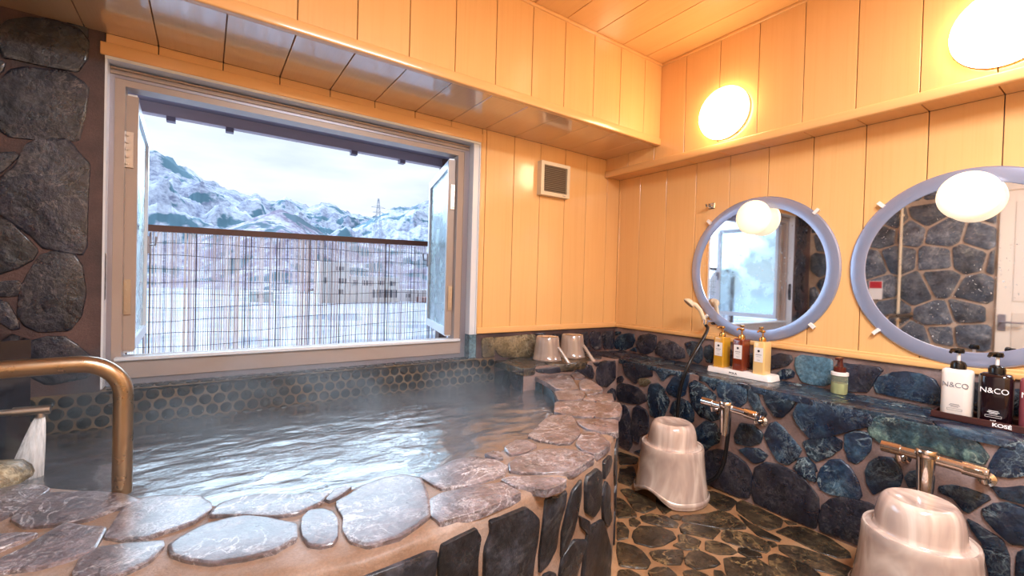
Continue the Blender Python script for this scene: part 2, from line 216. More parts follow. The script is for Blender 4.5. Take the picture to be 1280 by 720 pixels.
SIDE_OUTLINES = [[[1.703,0.497],[1.662,0.489],[1.613,0.488],[1.618,0.45],[1.642,0.412],[1.656,0.346],[1.685,0.317],[1.72,0.307],[1.722,0.352],[1.711,0.427]],
[[1.538,0.497],[1.536,0.458],[1.552,0.399],[1.568,0.362],[1.603,0.323],[1.627,0.313],[1.628,0.375],[1.608,0.43],[1.584,0.48]],
[[1.5,0.5],[1.43,0.5],[1.383,0.472],[1.386,0.402],[1.399,0.36],[1.448,0.357],[1.505,0.398],[1.512,0.483]],
[[1.358,0.5],[1.27,0.493],[1.253,0.468],[1.289,0.443],[1.355,0.441]],
[[1.324,0.419],[1.268,0.378],[1.258,0.304],[1.224,0.242],[1.276,0.242],[1.345,0.3],[1.37,0.383]],
[[1.537,0.393],[1.48,0.355],[1.483,0.311],[1.53,0.358]],
[[1.62,0.31],[1.567,0.329],[1.497,0.3],[1.525,0.257],[1.56,0.197],[1.613,0.17],[1.635,0.254]],
[[1.477,0.331],[1.357,0.299],[1.301,0.235],[1.223,0.138],[1.22,0.03],[1.369,0.03],[1.517,0.121],[1.496,0.277]],
[[1.704,0.289],[1.676,0.285],[1.654,0.271],[1.656,0.172],[1.737,0.211]],
[[2.042,0.5],[2.021,0.5],[1.984,0.5],[1.945,0.5],[1.93,0.475],[1.938,0.426],[1.937,0.356],[1.972,0.322],[2.044,0.383],[2.049,0.466]],
[[1.895,0.5],[1.856,0.5],[1.783,0.5],[1.758,0.479],[1.735,0.452],[1.738,0.407],[1.75,0.353],[1.757,0.289],[1.785,0.234],[1.91,0.308],[1.909,0.441],[1.895,0.472]],
[[2.293,0.5],[2.281,0.5],[2.244,0.5],[2.153,0.5],[2.088,0.5],[2.063,0.493],[2.066,0.44],[2.094,0.39],[2.194,0.427],[2.297,0.475]],
[[2.54,0.5],[2.437,0.5],[2.316,0.5],[2.308,0.462],[2.395,0.426],[2.526,0.444]],
[[2.72,0.5],[2.565,0.5],[2.557,0.433],[2.708,0.426]]]
SIDE_LINE_CURVE = [[-0.763,-0.3],[-0.7627,-0.3968],[-0.8165,-0.5928],[-0.925,-0.77],[-1.0344,-0.9192],[-1.1332,-1.0478],[-1.2718,-1.1764],[-1.39,-1.27],[-1.5383,-1.354],[-1.6455,-1.4029],[-1.8134,-1.4423],[-1.9721,-1.4651],[-2.0705,-1.472],[-2.2006,-1.497],[-2.3691,-1.5121],[-2.5484,-1.4789],[-2.7228,-1.4022],[-2.8727,-1.3373],[-3.0231,-1.2721],[-3.2223,-1.1825],[-3.4212,-1.1029]]
INNER_CURVE = [[-1.04,-0.3],[-1.006,-0.377],[-1.102,-0.586],[-1.225,-0.756],[-1.392,-0.93],[-1.648,-1.093],[-1.75,-1.127],[-1.879,-1.176],[-1.954,-1.204],[-2.039,-1.208],[-2.123,-1.209],[-2.222,-1.179],[-2.307,-1.168],[-2.371,-1.177],[-2.495,-1.131],[-2.605,-1.098],[-2.679,-1.029],[-2.789,-0.929],[-2.904,-0.818],[-2.993,-0.744],[-3.09,-0.72],[-3.4,-0.6]]
OUTER_CURVE = [[-0.745,-0.3],[-0.745,-0.4],[-0.8,-0.6],[-0.91,-0.78],[-1.02,-0.93],[-1.12,-1.06],[-1.26,-1.19],[-1.38,-1.285],[-1.53,-1.37],[-1.64,-1.42],[-1.81,-1.46],[-1.97,-1.483],[-2.07,-1.49],[-2.2,-1.49],[-2.36,-1.466],[-2.53,-1.425],[-2.7,-1.35],[-2.85,-1.285],[-3.0,-1.22],[-3.2,-1.13],[-3.4,-1.05]]
FAR_SKYLINE = [[[-0.2,1500.0,204.5],[56.1,1500.0,216.3],[95.2,1500.0,228.3],[115.2,1500.0,235.6],[142.1,1500.0,227.4],[167.5,1500.0,218.8],[190.9,1500.0,236.2],[221.8,1500.0,230.4],[255.9,1500.0,219.9],[278.9,1500.0,227.7],[297.5,1500.0,235.0],[326.5,1500.0,228.4],[363.7,1500.0,214.8],[402.0,1500.0,208.6],[441.2,1500.0,207.5],[481.7,1500.0,206.5],[552.0,1500.0,205.5],[672.6,1500.0,203.3]]]
LEFT_SKYLINE = [[[-211.2,1000.0,208.6],[-164.9,1000.0,215.5],[-125.2,1000.0,212.9],[-90.5,1000.0,210.0],[-76.4,1000.0,212.7],[-64.1,1000.0,208.0],[-55.1,1000.0,205.4],[-43.5,1000.0,194.6],[-25.8,1000.0,186.0],[-7.7,1000.0,174.3],[10.8,1000.0,168.2],[36.3,1000.0,159.8],[62.6,1000.0,154.2],[90.0,1000.0,139.0],[118.5,1000.0,120.1],[148.2,1000.0,98.7],[194.6,1000.0,77.8],[243.7,1000.0,60.7]]]
RIGHT_SKYLINE = [[[179.4,1000.0,56.6],[226.6,1000.0,85.4],[259.5,1000.0,105.5],[285.1,1000.0,122.0],[311.4,1000.0,140.8],[338.5,1000.0,156.5],[366.7,1000.0,165.2],[395.8,1000.0,174.3],[425.7,1000.0,185.6],[467.2,1000.0,200.5],[579.7,1000.0,231.7],[790.4,1000.0,272.1]]]
NEAR_SKYLINE = [[[-81.1,520.0,23.7],[-37.7,520.0,29.0],[-13.8,520.0,33.8],[5.1,520.0,41.6],[25.0,520.0,51.3],[45.8,520.0,63.2],[60.4,520.0,69.8],[75.7,520.0,66.4],[87.7,520.0,57.4],[104.1,520.0,48.4],[134.2,520.0,44.6],[190.9,520.0,45.1],[255.1,520.0,49.8],[328.7,520.0,55.3]]]
PYLON = [[220.8, 700.0, 61.4], 65.5]

# ------------------------------------------------------------------ materials
def new_mat(name):
    m = bpy.data.materials.new(name); m.use_nodes = True
    nt = m.node_tree; b = nt.nodes['Principled BSDF']
    return m, nt, b
def L(nt, a, b): nt.links.new(a, b)
def srgb(r, g, b):
    f = lambda c: (c/255/12.92) if c/255 <= .04045 else ((c/255+.055)/1.055)**2.4
    return (f(r), f(g), f(b), 1)
def simple(name, col, rough=.5, metal=0, spec=.5, coat=0, emit=None, es=0, alpha=1, trans=0, ior=1.45):
    m, nt, b = new_mat(name)
    b.inputs['Base Color'].default_value = col; b.inputs['Roughness'].default_value = rough
    b.inputs['Metallic'].default_value = metal; b.inputs['Specular IOR Level'].default_value = spec
    b.inputs['Coat Weight'].default_value = coat; b.inputs['Coat Roughness'].default_value = .08
    b.inputs['Transmission Weight'].default_value = trans; b.inputs['IOR'].default_value = ior
    if emit: b.inputs['Emission Color'].default_value = emit; b.inputs['Emission Strength'].default_value = es
    return m
def coords(nt, scale=(1, 1, 1), rnd=0):
    tc = nt.nodes.new('ShaderNodeTexCoord'); mp = nt.nodes.new('ShaderNodeMapping'); mp.inputs['Scale'].default_value = scale
    L(nt, tc.outputs['Object'], mp.inputs['Vector'])
    if rnd:
        oi = nt.nodes.new('ShaderNodeObjectInfo'); mu = nt.nodes.new('ShaderNodeMath'); mu.operation = 'MULTIPLY'; mu.inputs[1].default_value = rnd
        L(nt, oi.outputs['Random'], mu.inputs[0]); L(nt, mu.outputs[0], mp.inputs['Location'])
        return mp.outputs[0], oi.outputs['Random']
    return mp.outputs[0], None
def nz(nt, vec, scale, detail=4, rough=.5, dist=0):
    n = nt.nodes.new('ShaderNodeTexNoise'); n.inputs['Scale'].default_value = scale; n.inputs['Detail'].default_value = detail
    n.inputs['Roughness'].default_value = rough; n.inputs['Distortion'].default_value = dist
    L(nt, vec, n.inputs['Vector']); return n.outputs['Fac']
def ramp(nt, fac, stops):
    r = nt.nodes.new('ShaderNodeValToRGB'); e = r.color_ramp.elements
    while len(e) < len(stops): e.new(.5)
    for k, (p, c) in enumerate(stops): e[k].position = p; e[k].color = c
    L(nt, fac, r.inputs[0]); return r.outputs[0]
def mixc(nt, fac, a, b, mode='MIX'):
    m = nt.nodes.new('ShaderNodeMix'); m.data_type = 'RGBA'; m.blend_type = mode
    for s, v in ((m.inputs[0], fac), (m.inputs[6], a), (m.inputs[7], b)):
        if isinstance(v, (float, int)): s.default_value = v
        elif isinstance(v, tuple): s.default_value = v
        else: L(nt, v, s)
    return m.outputs[2]
def math_(nt, op, a, b=None):
    m = nt.nodes.new('ShaderNodeMath'); m.operation = op
    for s, v in ((m.inputs[0], a), (m.inputs[1], b)):
        if v is None: continue
        if isinstance(v, (float, int)): s.default_value = v
        else: L(nt, v, s)
    return m.outputs[0]
def bump(nt, b, fac, strength, dist=.01):
    bp = nt.nodes.new('ShaderNodeBump'); bp.inputs['Strength'].default_value = strength; bp.inputs['Distance'].default_value = dist
    L(nt, fac, bp.inputs['Height']); L(nt, bp.outputs[0], b.inputs['Normal'])
W, K = (1, 1, 1, 1), (0, 0, 0, 1)

def stone_mat(name, c1, c2, c3, vein, rough=.3, coat=.3, bumps=.35, veins=1.0, vary=.5, scale=1.0, spec=.5, cr=.15, fine=.35):
    m, nt, b = new_mat(name)
    v, rnd = coords(nt, (1, 1, 1), 60)
    n1 = nz(nt, v, 9*scale, 9, .62, .3)
    base = ramp(nt, n1, [(.32, c1), (.52, c2), (.72, c3)])
    n2 = nz(nt, v, 5*scale, 6, .6, 1.6)
    d = math_(nt, 'ABSOLUTE', math_(nt, 'SUBTRACT', n2, .5))
    vm = ramp(nt, d, [(.0, W), (.022, K)])
    n3 = nz(nt, v, 3.1*scale, 3)
    vm = math_(nt, 'MULTIPLY', vm, ramp(nt, n3, [(.42, K), (.62, W)]))
    vm = math_(nt, 'MULTIPLY', vm, veins)
    colr = mixc(nt, vm, base, vein)
    n4 = nz(nt, v, 13*scale, 8, .7, 2.6)
    d4 = math_(nt, 'ABSOLUTE', math_(nt, 'SUBTRACT', n4, .5))
    vm4 = math_(nt, 'MULTIPLY', ramp(nt, d4, [(.0, W), (.035, K)]), ramp(nt, nz(nt, v, 6*scale, 4, .6), [(.46, K), (.60, (.75, .75, .75, 1))]))
    colr = mixc(nt, math_(nt, 'MULTIPLY', vm4, fine), colr, vein)
    sc = nz(nt, v, 60*scale, 4, .7)
    colr = mixc(nt, .55, colr, ramp(nt, sc, [(.38, (.3, .3, .3, 1)), (.64, (1.6, 1.6, 1.6, 1))]), 'MULTIPLY')
    val = math_(nt, 'ADD', math_(nt, 'MULTIPLY', rnd, vary), 1-vary/2)
    hsv = nt.nodes.new('ShaderNodeHueSaturation'); L(nt, colr, hsv.inputs['Color']); L(nt, val, hsv.inputs['Value'])
    L(nt, hsv.outputs[0], b.inputs['Base Color'])
    L(nt, ramp(nt, nz(nt, v, 14*scale, 5), [(.3, (rough*.6,)*3+(1,)), (.7, (rough*1.5,)*3+(1,))]), b.inputs['Roughness'])
    b.inputs['Coat Weight'].default_value = coat; b.inputs['Coat Roughness'].default_value = cr; b.inputs['Coat IOR'].default_value = 1.9 if cr > .2 else 1.5
    b.inputs['Specular IOR Level'].default_value = spec
    h = math_(nt, 'ADD', math_(nt, 'MULTIPLY', nz(nt, v, 26*scale, 8, .65), 1.0), math_(nt, 'MULTIPLY', n1, 1.4))
    bump(nt, b, h, bumps, .02)
    return m
def mortar_mat(name, c1, c2, c3, rough=.6):
    m, nt, b = new_mat(name)
    v, _ = coords(nt)
    base = ramp(nt, nz(nt, v, 4, 6, .6), [(.3, c1), (.5, c2), (.7, c3)])
    base = mixc(nt, .3, base, ramp(nt, nz(nt, v, 160, 3, .7), [(.3, (.5, .5, .5, 1)), (.7, (1.4, 1.4, 1.4, 1))]), 'MULTIPLY')
    L(nt, base, b.inputs['Base Color']); b.inputs['Roughness'].default_value = rough
    b.inputs['Coat Weight'].default_value = .15; b.inputs['Coat Roughness'].default_value = .3
    bump(nt, b, nz(nt, v, 90, 6, .7), .5, .006)
    return m
def wood_mat(name, light, dark, along='z', rough=.28, cior=1.5):
    m, nt, b = new_mat(name)
    s = {'z': (90, 90, 1.6), 'y': (90, 1.6, 90), 'x': (1.6, 90, 90)}[along]
    v, rnd = coords(nt, s, 40)
    g = nz(nt, v, 1.0, 5, .6)
    c = ramp(nt, g, [(.2, dark), (.5, light), (.75, light)])
    c = mixc(nt, .45, c, light)
    s2 = tuple(k/9 for k in s)
    v2, _ = coords(nt, s2, 40)
    c = mixc(nt, .25, c, ramp(nt, nz(nt, v2, 1.0, 3), [(.3, dark), (.7, light)]))
    val = math_(nt, 'ADD', math_(nt, 'MULTIPLY', rnd, .06), .97)
    hsv = nt.nodes.new('ShaderNodeHueSaturation'); L(nt, c, hsv.inputs['Color']); L(nt, val, hsv.inputs['Value'])
    L(nt, hsv.outputs[0], b.inputs['Base Color'])
    b.inputs['Roughness'].default_value = rough
    b.inputs['Coat Weight'].default_value = .7; b.inputs['Coat Roughness'].default_value = .10; b.inputs['Coat IOR'].default_value = cior
    return m

WOOD = wood_mat('cypress_panel', srgb(240, 188, 124), srgb(228, 168, 102))
WOOD_Y = wood_mat('cypress_panel_ceiling', srgb(240, 188, 124), srgb(228, 168, 102), 'y')
WOOD_X = wood_mat('cypress_trim', srgb(238, 184, 122), srgb(224, 162, 98), 'x')
SOFFIT = wood_mat('glossy_soffit_panel', srgb(214, 168, 124), srgb(200, 150, 106), 'y', .15, 4.5)  # same cypress, dimmer light put into a darker base so reflections dominate
GROOVE = simple('panel_groove', srgb(150, 90, 40), .7)
STONE_WALL = stone_mat('blue_green_wall_stone', srgb(9, 15, 30), srgb(22, 38, 60), srgb(54, 80, 98), srgb(160, 180, 184), .28, .35, .35, .8, .9)
STONE_DARK = stone_mat('dark_wall_stone', srgb(16, 16, 26), srgb(36, 38, 54), srgb(72, 68, 74), srgb(140, 132, 128), .3, .45, .45, .35, .7)
STONE_LEFT = stone_mat('grey_left_wall_stone', srgb(40, 44, 54), srgb(80, 88, 102), srgb(128, 130, 136), srgb(190, 186, 180), .35, .25, .35, .5, .6)
MORTAR_LIGHT = mortar_mat('light_tan_mortar', srgb(140, 116, 96), srgb(182, 158, 138), srgb(206, 186, 168))
STONE_SIDE = stone_mat('black_bath_side_stone', srgb(14, 14, 18), srgb(28, 29, 36), srgb(60, 62, 72), srgb(130, 126, 120), .35, .2, .35, .2, .5, fine=.08)
STONE_RIM = stone_mat('purple_slate_rim_stone', srgb(66, 54, 60), srgb(104, 88, 94), srgb(150, 138, 146), srgb(220, 214, 220), .36, .9, .8, 1.0, .35, 1.5, 1.0, cr=.28, fine=1.0)
STONE_FLOOR = stone_mat('brown_floor_stone', srgb(20, 16, 12), srgb(52, 42, 32), srgb(98, 80, 58), srgb(170, 140, 96), .3, .35, .5, .7, .8)
STONE_PALE = stone_mat('ochre_stone', srgb(64, 56, 42), srgb(110, 96, 72), srgb(150, 132, 102), srgb(206, 200, 176), .35, .2, .4, .5, .3)
STONE_GREEN = stone_mat('green_marbled_stone', srgb(14, 28, 40), srgb(46, 70, 78), srgb(124, 152, 138), srgb(196, 212, 196), .28, .3, .35, 1.0, .1, 1.4)
STONE_BLUE = stone_mat('slate_blue_stone', srgb(56, 84, 104), srgb(86, 120, 138), srgb(120, 150, 162), srgb(180, 196, 200), .32, .3, .3, .6, .2)
MORTAR = mortar_mat('tan_mortar', srgb(120, 84, 60), srgb(168, 124, 96), srgb(196, 156, 130))
MORTAR_RIM = mortar_mat('ochre_mortar', srgb(112, 80, 58), srgb(140, 112, 94), srgb(164, 146, 138), .5)
MORTAR_GREY = mortar_mat('grey_wall_mortar', srgb(92, 72, 66), srgb(132, 108, 102), srgb(164, 142, 138))
MORTAR_FLOOR = mortar_mat('orange_floor_mortar', srgb(116, 80, 52), srgb(154, 114, 80), srgb(176, 140, 108), .45)
MORTAR_DARK = mortar_mat('dark_brown_mortar', srgb(48, 36, 40), srgb(78, 58, 58), srgb(104, 78, 74))
TILE = stone_mat('black_round_tile', srgb(12, 10, 10), srgb(22, 18, 16), srgb(38, 32, 28), srgb(70, 60, 44), .25, .2, .15, .2, .4)
GROUT = mortar_mat('brown_gold_grout', srgb(74, 56, 38), srgb(116, 92, 64), srgb(150, 124, 88))
ALU = simple('bronze_aluminium', srgb(168, 150, 140), .34, .05, .5)
ALU_GREY = simple('grey_aluminium', srgb(150, 146, 156), .35, .5)
ALU_WHITE = simple('white_aluminium', srgb(222, 226, 234), .3, .1)
STEEL = simple('steel_plate', srgb(180, 172, 166), .3, .9)
CHROME = simple('chrome', srgb(225, 220, 218), .08, 1)
BRASS = simple('brass_pump', srgb(206, 164, 100), .2, 1)
def brushed(name, col, rough, axis):
    m, nt, b = new_mat(name); b.inputs['Base Color'].default_value = col; b.inputs['Metallic'].default_value = .95
    v, _ = coords(nt, (30, 30, 30)); L(nt, ramp(nt, nz(nt, v, 1, 4), [(.3, (rough*.8,)*3+(1,)), (.7, (rough*1.25,)*3+(1,))]), b.inputs['Roughness'])
    return m
RAIL = brushed('brushed_bronze_rail', srgb(166, 146, 124), .3, 'x')
MIRROR = None
def mirror_mat():
    m, nt, b = new_mat('spotted_mirror_glass')
    v, _ = coords(nt)
    b.inputs['Metallic'].default_value = 1; b.inputs['Base Color'].default_value = (.86, .88, .92, 1)
    s = ramp(nt, nz(nt, v, 95, 3, .6), [(.64, K), (.70, W)])
    reg = ramp(nt, nz(nt, v, 4, 3), [(.45, K), (.6, W)])
    mask = math_(nt, 'MULTIPLY', s, reg)
    r = math_(nt, 'ADD', math_(nt, 'MULTIPLY', mask, .5), .025)
    L(nt, r, b.inputs['Roughness'])
    return m
MIRROR = mirror_mat()
BAND = simple('frosted_mirror_border', srgb(168, 176, 204), .26, .55, .5)
OPAL = simple('opal_glass_upper', (1, .93, .8, 1), .3, emit=LAMP_COLOR, es=UPPER_LAMP)
OPAL2 = simple('opal_glass_mirror_lamp', (1, .93, .8, 1), .25, emit=(1, .80, .52, 1), es=MIRROR_LAMP)
LAMP_BASE = simple('lamp_base_cream', srgb(232, 214, 180), .4)
WHITE = simple('white_plastic', srgb(238, 232, 228), .3)
CREAM = simple('cream_plastic', srgb(226, 206, 176), .35)
VENTGREY = simple('grille_grey', srgb(150, 132, 112), .5)
BLACKP = simple('black_plastic', srgb(18, 16, 18), .2)
RUBBER = simple('black_hose', srgb(22, 20, 22), .3)
INK = simple('grey_print', srgb(120, 116, 122), .6)
INK_DARK = simple('dark_print', srgb(40, 36, 38), .6)
INK_WHITE = simple('white_print', srgb(240, 236, 236), .6)
LABELM = simple('white_paper_label', srgb(236, 230, 226), .5)
def liquid(name, col, rough=.08):
    return simple(name, col, rough, coat=.6)
def marble(name, tone=1.0):
    m, nt, b = new_mat(name)
    v, _ = coords(nt, (3, 3, .9))
    f = nz(nt, v, 2.4, 3, .5, 1.8)
    c = ramp(nt, f, [(.30, srgb(164*tone, 142*tone, 134*tone)), (.5, srgb(190*tone, 168*tone, 156*tone)), (.66, srgb(214*tone, 196*tone, 184*tone))])
    L(nt, c, b.inputs['Base Color']); b.inputs['Roughness'].default_value = .18; b.inputs['Coat Weight'].default_value = .5
    b.inputs['Subsurface Weight'].default_value = 0
    return m
PEARL = marble('pearl_marbled_plastic')
PAILM = marble('tan_marbled_plastic', .86)
PEARL_BOWL = marble('pearl_bowl_plastic', 1.04)
GLASS_COL = None
def frosted(name):
    m, nt, b = new_mat(name)
    b.inputs['Base Color'].default_value = (.72, .88, .92, 1); b.inputs['Transmission Weight'].default_value = .92
    v, _ = coords(nt, (1, 1, 1)); L(nt, ramp(nt, nz(nt, v, 5, 5), [(.35, (.12,)*3+(1,)), (.65, (.42,)*3+(1,))]), b.inputs['Roughness'])
    b.inputs['IOR'].default_value = 1.2
    return m
PANE = frosted('misted_window_glass')

# ------------------------------------------------------------------ mesh helper
class MB:
    def __init__(s): s.v = []; s.f = []; s.m = []; s.cur = 0
    def add(s, vs, fs):
        o = len(s.v); s.v += [tuple(p) for p in vs]; s.f += [tuple(i+o for i in f) for f in fs]; s.m += [s.cur]*len(fs); return s
    def box(s, a, b, bev=0):
        x0, y0, z0 = (min(a[i], b[i]) for i in range(3)); x1, y1, z1 = (max(a[i], b[i]) for i in range(3))
        if bev <= 0:
            return s.add([(x0,y0,z0),(x1,y0,z0),(x1,y1,z0),(x0,y1,z0),(x0,y0,z1),(x1,y0,z1),(x1,y1,z1),(x0,y1,z1)],
                     [(0,3,2,1),(4,5,6,7),(0,1,5,4),(1,2,6,5),(2,3,7,6),(3,0,4,7)])
        bm = bmesh.new(); bmesh.ops.create_cube(bm, size=1)
        bmesh.ops.scale(bm, vec=(x1-x0, y1-y0, z1-z0), verts=bm.verts); bmesh.ops.translate(bm, vec=((x0+x1)/2, (y0+y1)/2, (z0+z1)/2), verts=bm.verts)
        bmesh.ops.bevel(bm, geom=list(bm.edges), offset=bev, segments=1 if bev < .004 else 3, profile=.5, affect='EDGES', clamp_overlap=True)
        bm.verts.index_update(); s.add([v.co[:] for v in bm.verts], [[v.index for v in f.verts] for f in bm.faces]); bm.free(); return s
    def obox(s, c, ax, ay, az, hx, hy, hz):
        c = Vector(c); ax, ay, az = (Vector(k).normalized() for k in (ax, ay, az))
        vs = [c + ax*hx*i + ay*hy*j + az*hz*k for k in (-1, 1) for (i, j) in ((-1,-1),(1,-1),(1,1),(-1,1))]
        return s.add(vs, [(0,3,2,1),(4,5,6,7),(0,1,5,4),(1,2,6,5),(2,3,7,6),(3,0,4,7)])
    def tube(s, path, r, n=12, caps=True):
        path = [Vector(p) for p in path]; rs = r if isinstance(r, (list, tuple)) else [r]*len(path)
        t0 = (path[1]-path[0]).normalized(); ref = Vector((0,0,1)) if abs(t0.z) < .9 else Vector((1,0,0))
        u = t0.cross(ref).normalized(); vs = []; last = t0
        for k, p in enumerate(path):
            a = path[max(0,k-1)]; b = path[min(len(path)-1,k+1)]; t = (b-a).normalized()
            u = (last.rotation_difference(t) @ u); u = (u - t*u.dot(t)).normalized(); w = t.cross(u); last = t
            vs += [p + (u*math.cos(2*math.pi*i/n) + w*math.sin(2*math.pi*i/n))*rs[k] for i in range(n)]
        fs = [(k*n+i, k*n+(i+1)%n, (k+1)*n+(i+1)%n, (k+1)*n+i) for k in range(len(path)-1) for i in range(n)]
        if caps: fs += [tuple(range(n))[::-1], tuple(range((len(path)-1)*n, len(path)*n))]
        return s.add(vs, fs)
    def lathe(s, prof, c=(0,0,0), axis=(0,0,1), n=32, sx=1, sy=1, fn=None):
        ax = Vector(axis).normalized(); ref = Vector((0,0,1)) if abs(ax.z) < .9 else Vector((1,0,0))
        u = ref.cross(ax).normalized() if abs(ax.z) < .9 else Vector((1,0,0)); w = ax.cross(u); c = Vector(c); vs = []
        for (r, h) in prof:
            for i in range(n):
                th = 2*math.pi*i/n; hh = fn(r, h, th) if fn else h
                vs.append(c + u*math.cos(th)*r*sx + w*math.sin(th)*r*sy + ax*hh)
        fs = [(k*n+i, k*n+(i+1)%n, (k+1)*n+(i+1)%n, (k+1)*n+i) for k in range(len(prof)-1) for i in range(n)]
        if prof[0][0] > 1e-4: pass
        return s.add(vs, fs)
    def build(s, name, mat, parent=None, smooth=None, kind=None, recalc=True):
        me = bpy.data.meshes.new(name)
        off = Vector((0,0,0)); p = parent
        while p is not None: off += p.location; p = p.parent
        me.from_pydata([tuple(Vector(v)-off) for v in s.v], [], s.f)
        mats = mat if isinstance(mat, (list, tuple)) else [mat]
        for m in mats: me.materials.append(m)
        if len(mats) > 1: me.polygons.foreach_set('material_index', s.m)
        if recalc:
            bm = bmesh.new(); bm.from_mesh(me); bmesh.ops.remove_doubles(bm, verts=bm.verts, dist=1e-6)
            bmesh.ops.recalc_face_normals(bm, faces=bm.faces); bm.to_mesh(me); bm.free()
        if smooth is not None:
            me.polygons.foreach_set('use_smooth', [True]*len(me.polygons)); me.set_sharp_from_angle(angle=R(smooth))
        me.update()
        o = bpy.data.objects.new(name, me); COL.objects.link(o)
        if parent is not None: o.parent = parent
        if kind: o['kind'] = kind
        return o
def empty(name, loc, label=None, cat=None, group=None, kind=None):
    o = bpy.data.objects.new(name, None); COL.objects.link(o); o.location = loc; o.empty_display_size = .05
    if label: o['label'] = label
    if cat: o['category'] = cat
    if group: o['group'] = group
    if kind: o['kind'] = kind
    return o
def tag(o, label, cat, group=None, kind=None):
    o['label'] = label; o['category'] = cat
    if group: o['group'] = group
    if kind: o['kind'] = kind
    return o
def text_mesh(name, body, size, origin, right, upv, mat, parent, depth=.0004, align='CENTER', bold=0, sx=1):
    cu = bpy.data.curves.new('lettering', 'FONT'); cu.body = body; cu.size = size; cu.align_x = align; cu.extrude = depth; cu.offset = bold
    to = bpy.data.objects.new('lettering', cu); COL.objects.link(to)
    dg = bpy.context.evaluated_depsgraph_get(); me = bpy.data.meshes.new_from_object(to.evaluated_get(dg))
    bpy.data.objects.remove(to)
    r = Vector(right).normalized(); u = Vector(upv).normalized(); n = r.cross(u)
    off = Vector((0,0,0)); p = parent
    while p is not None: off += p.location; p = p.parent
    for v in me.vertices: v.co = Vector(origin) - off + r*v.co.x*sx + u*v.co.y + n*v.co.z
    me.materials.clear(); me.materials.append(mat)
    o = bpy.data.objects.new(name, me); COL.objects.link(o); o.parent = parent
    return o

def chaikin(p):
    q = []
    for k in range(len(p)):
        a, b = p[k], p[(k+1) % len(p)]
        q += [(a[0]*.9+b[0]*.1, a[1]*.9+b[1]*.1), (a[0]*.1+b[0]*.9, a[1]*.1+b[1]*.9)]
    return q
rng = random.Random(7)
def stone(poly, mapf, mat, parent, top=.010, base=-.012, name='stone', smooth=40, inset=.10, label=None, grow=1.07):
    c0 = sum(p[0] for p in poly)/len(poly); c1 = sum(p[1] for p in poly)/len(poly)
    poly = [(c0+(p[0]-c0)*grow, c1+(p[1]-c1)*grow) for p in poly]
    q = chaikin(poly); n = len(q)
    cx = sum(p[0] for p in q)/n; cy = sum(p[1] for p in q)/n
    h = top*rng.uniform(.75, 1.2)
    size = max(max(abs(p[0]-cx), abs(p[1]-cy)) for p in q)
    ins = min(inset, .006/max(size, .01)+.012)
    rings = [(1.0, base), (1.0, h*.45), (1-ins*.45, h*.9), (1-ins*1.3, h)]
    vs = []
    for sc, hh in rings:
        for (a, b) in q:
            j = 0
            if sc == 1.0: j = noise.noise(Vector((a*70, b*70, 3.1)))*.09
            s_ = sc + j*min(1, .06/max(size, .02))
            vs.append(mapf(cx+(a-cx)*s_, cy+(b-cy)*s_, hh))
    vs.append(mapf(cx, cy, h*1.12))
    fs = [(k*n+i, k*n+(i+1)%n, (k+1)*n+(i+1)%n, (k+1)*n+i) for k in range(3) for i in range(n)]
    fs += [(3*n+i, 3*n+(i+1)%n, 4*n) for i in range(n)]
    m = MB(); m.add(vs, fs)
    o = m.build(name, mat, parent, smooth)
    if label: o['label'] = label
    return o
def clip_half(poly, nx, ny, d):
    out = []
    for k in range(len(poly)):
        a, b = poly[k], poly[(k+1) % len(poly)]
        da = a[0]*nx+a[1]*ny-d; db = b[0]*nx+b[1]*ny-d
        if da <= 0: out.append(a)
        if (da < 0 < db) or (db < 0 < da):
            t = da/(da-db); out.append((a[0]+(b[0]-a[0])*t, a[1]+(b[1]-a[1])*t))
    return out
def rubble(x0, x1, y0, y1, size, seed, gap=.014, aspect=1.0):
    rr = random.Random(seed); pts = []
    ny = max(1, round((y1-y0)/size)); nx = max(1, round((x1-x0)/(size*aspect)))
    for j in range(-1, ny+1):
        for i in range(-1, nx+1):
            pts.append((x0+(x1-x0)*(i+.5+(.5 if j % 2 else 0)-.25+rr.uniform(-.3, .3))/nx, y0+(y1-y0)*(j+.5+rr.uniform(-.3, .3))/ny))
    out = []
    for a in pts:
        if not (x0-.3*size < a[0] < x1+.3*size and y0-.3*size < a[1] < y1+.3*size): continue
        poly = [(x0+gap/2, y0+gap/2), (x1-gap/2, y0+gap/2), (x1-gap/2, y1-gap/2), (x0+gap/2, y1-gap/2)]
        for b in pts:
            if b is a: continue
            dx, dy = b[0]-a[0], b[1]-a[1]; l = math.hypot(dx, dy)
            if l > 4*size*max(1, aspect): continue
            nx_, ny_ = dx/l, dy/l
            poly = clip_half(poly, nx_, ny_, (a[0]+b[0])/2*nx_+(a[1]+b[1])/2*ny_-gap/2)
            if len(poly) < 3: break
        if len(poly) >= 3:
            cx = sum(p[0] for p in poly)/len(poly); cy = sum(p[1] for p in poly)/len(poly)
            ext = max(p[0] for p in poly)-min(p[0] for p in poly), max(p[1] for p in poly)-min(p[1] for p in poly)
            if min(ext) > .025: out.append(poly)
    return out
def inside(p, poly):
    c = False; n = len(poly)
    for i in range(n):
        a, b = poly[i], poly[i-1]
        if (a[1] > p[1]) != (b[1] > p[1]) and p[0] < (b[0]-a[0])*(p[1]-a[1])/(b[1]-a[1])+a[0]: c = not c
    return c
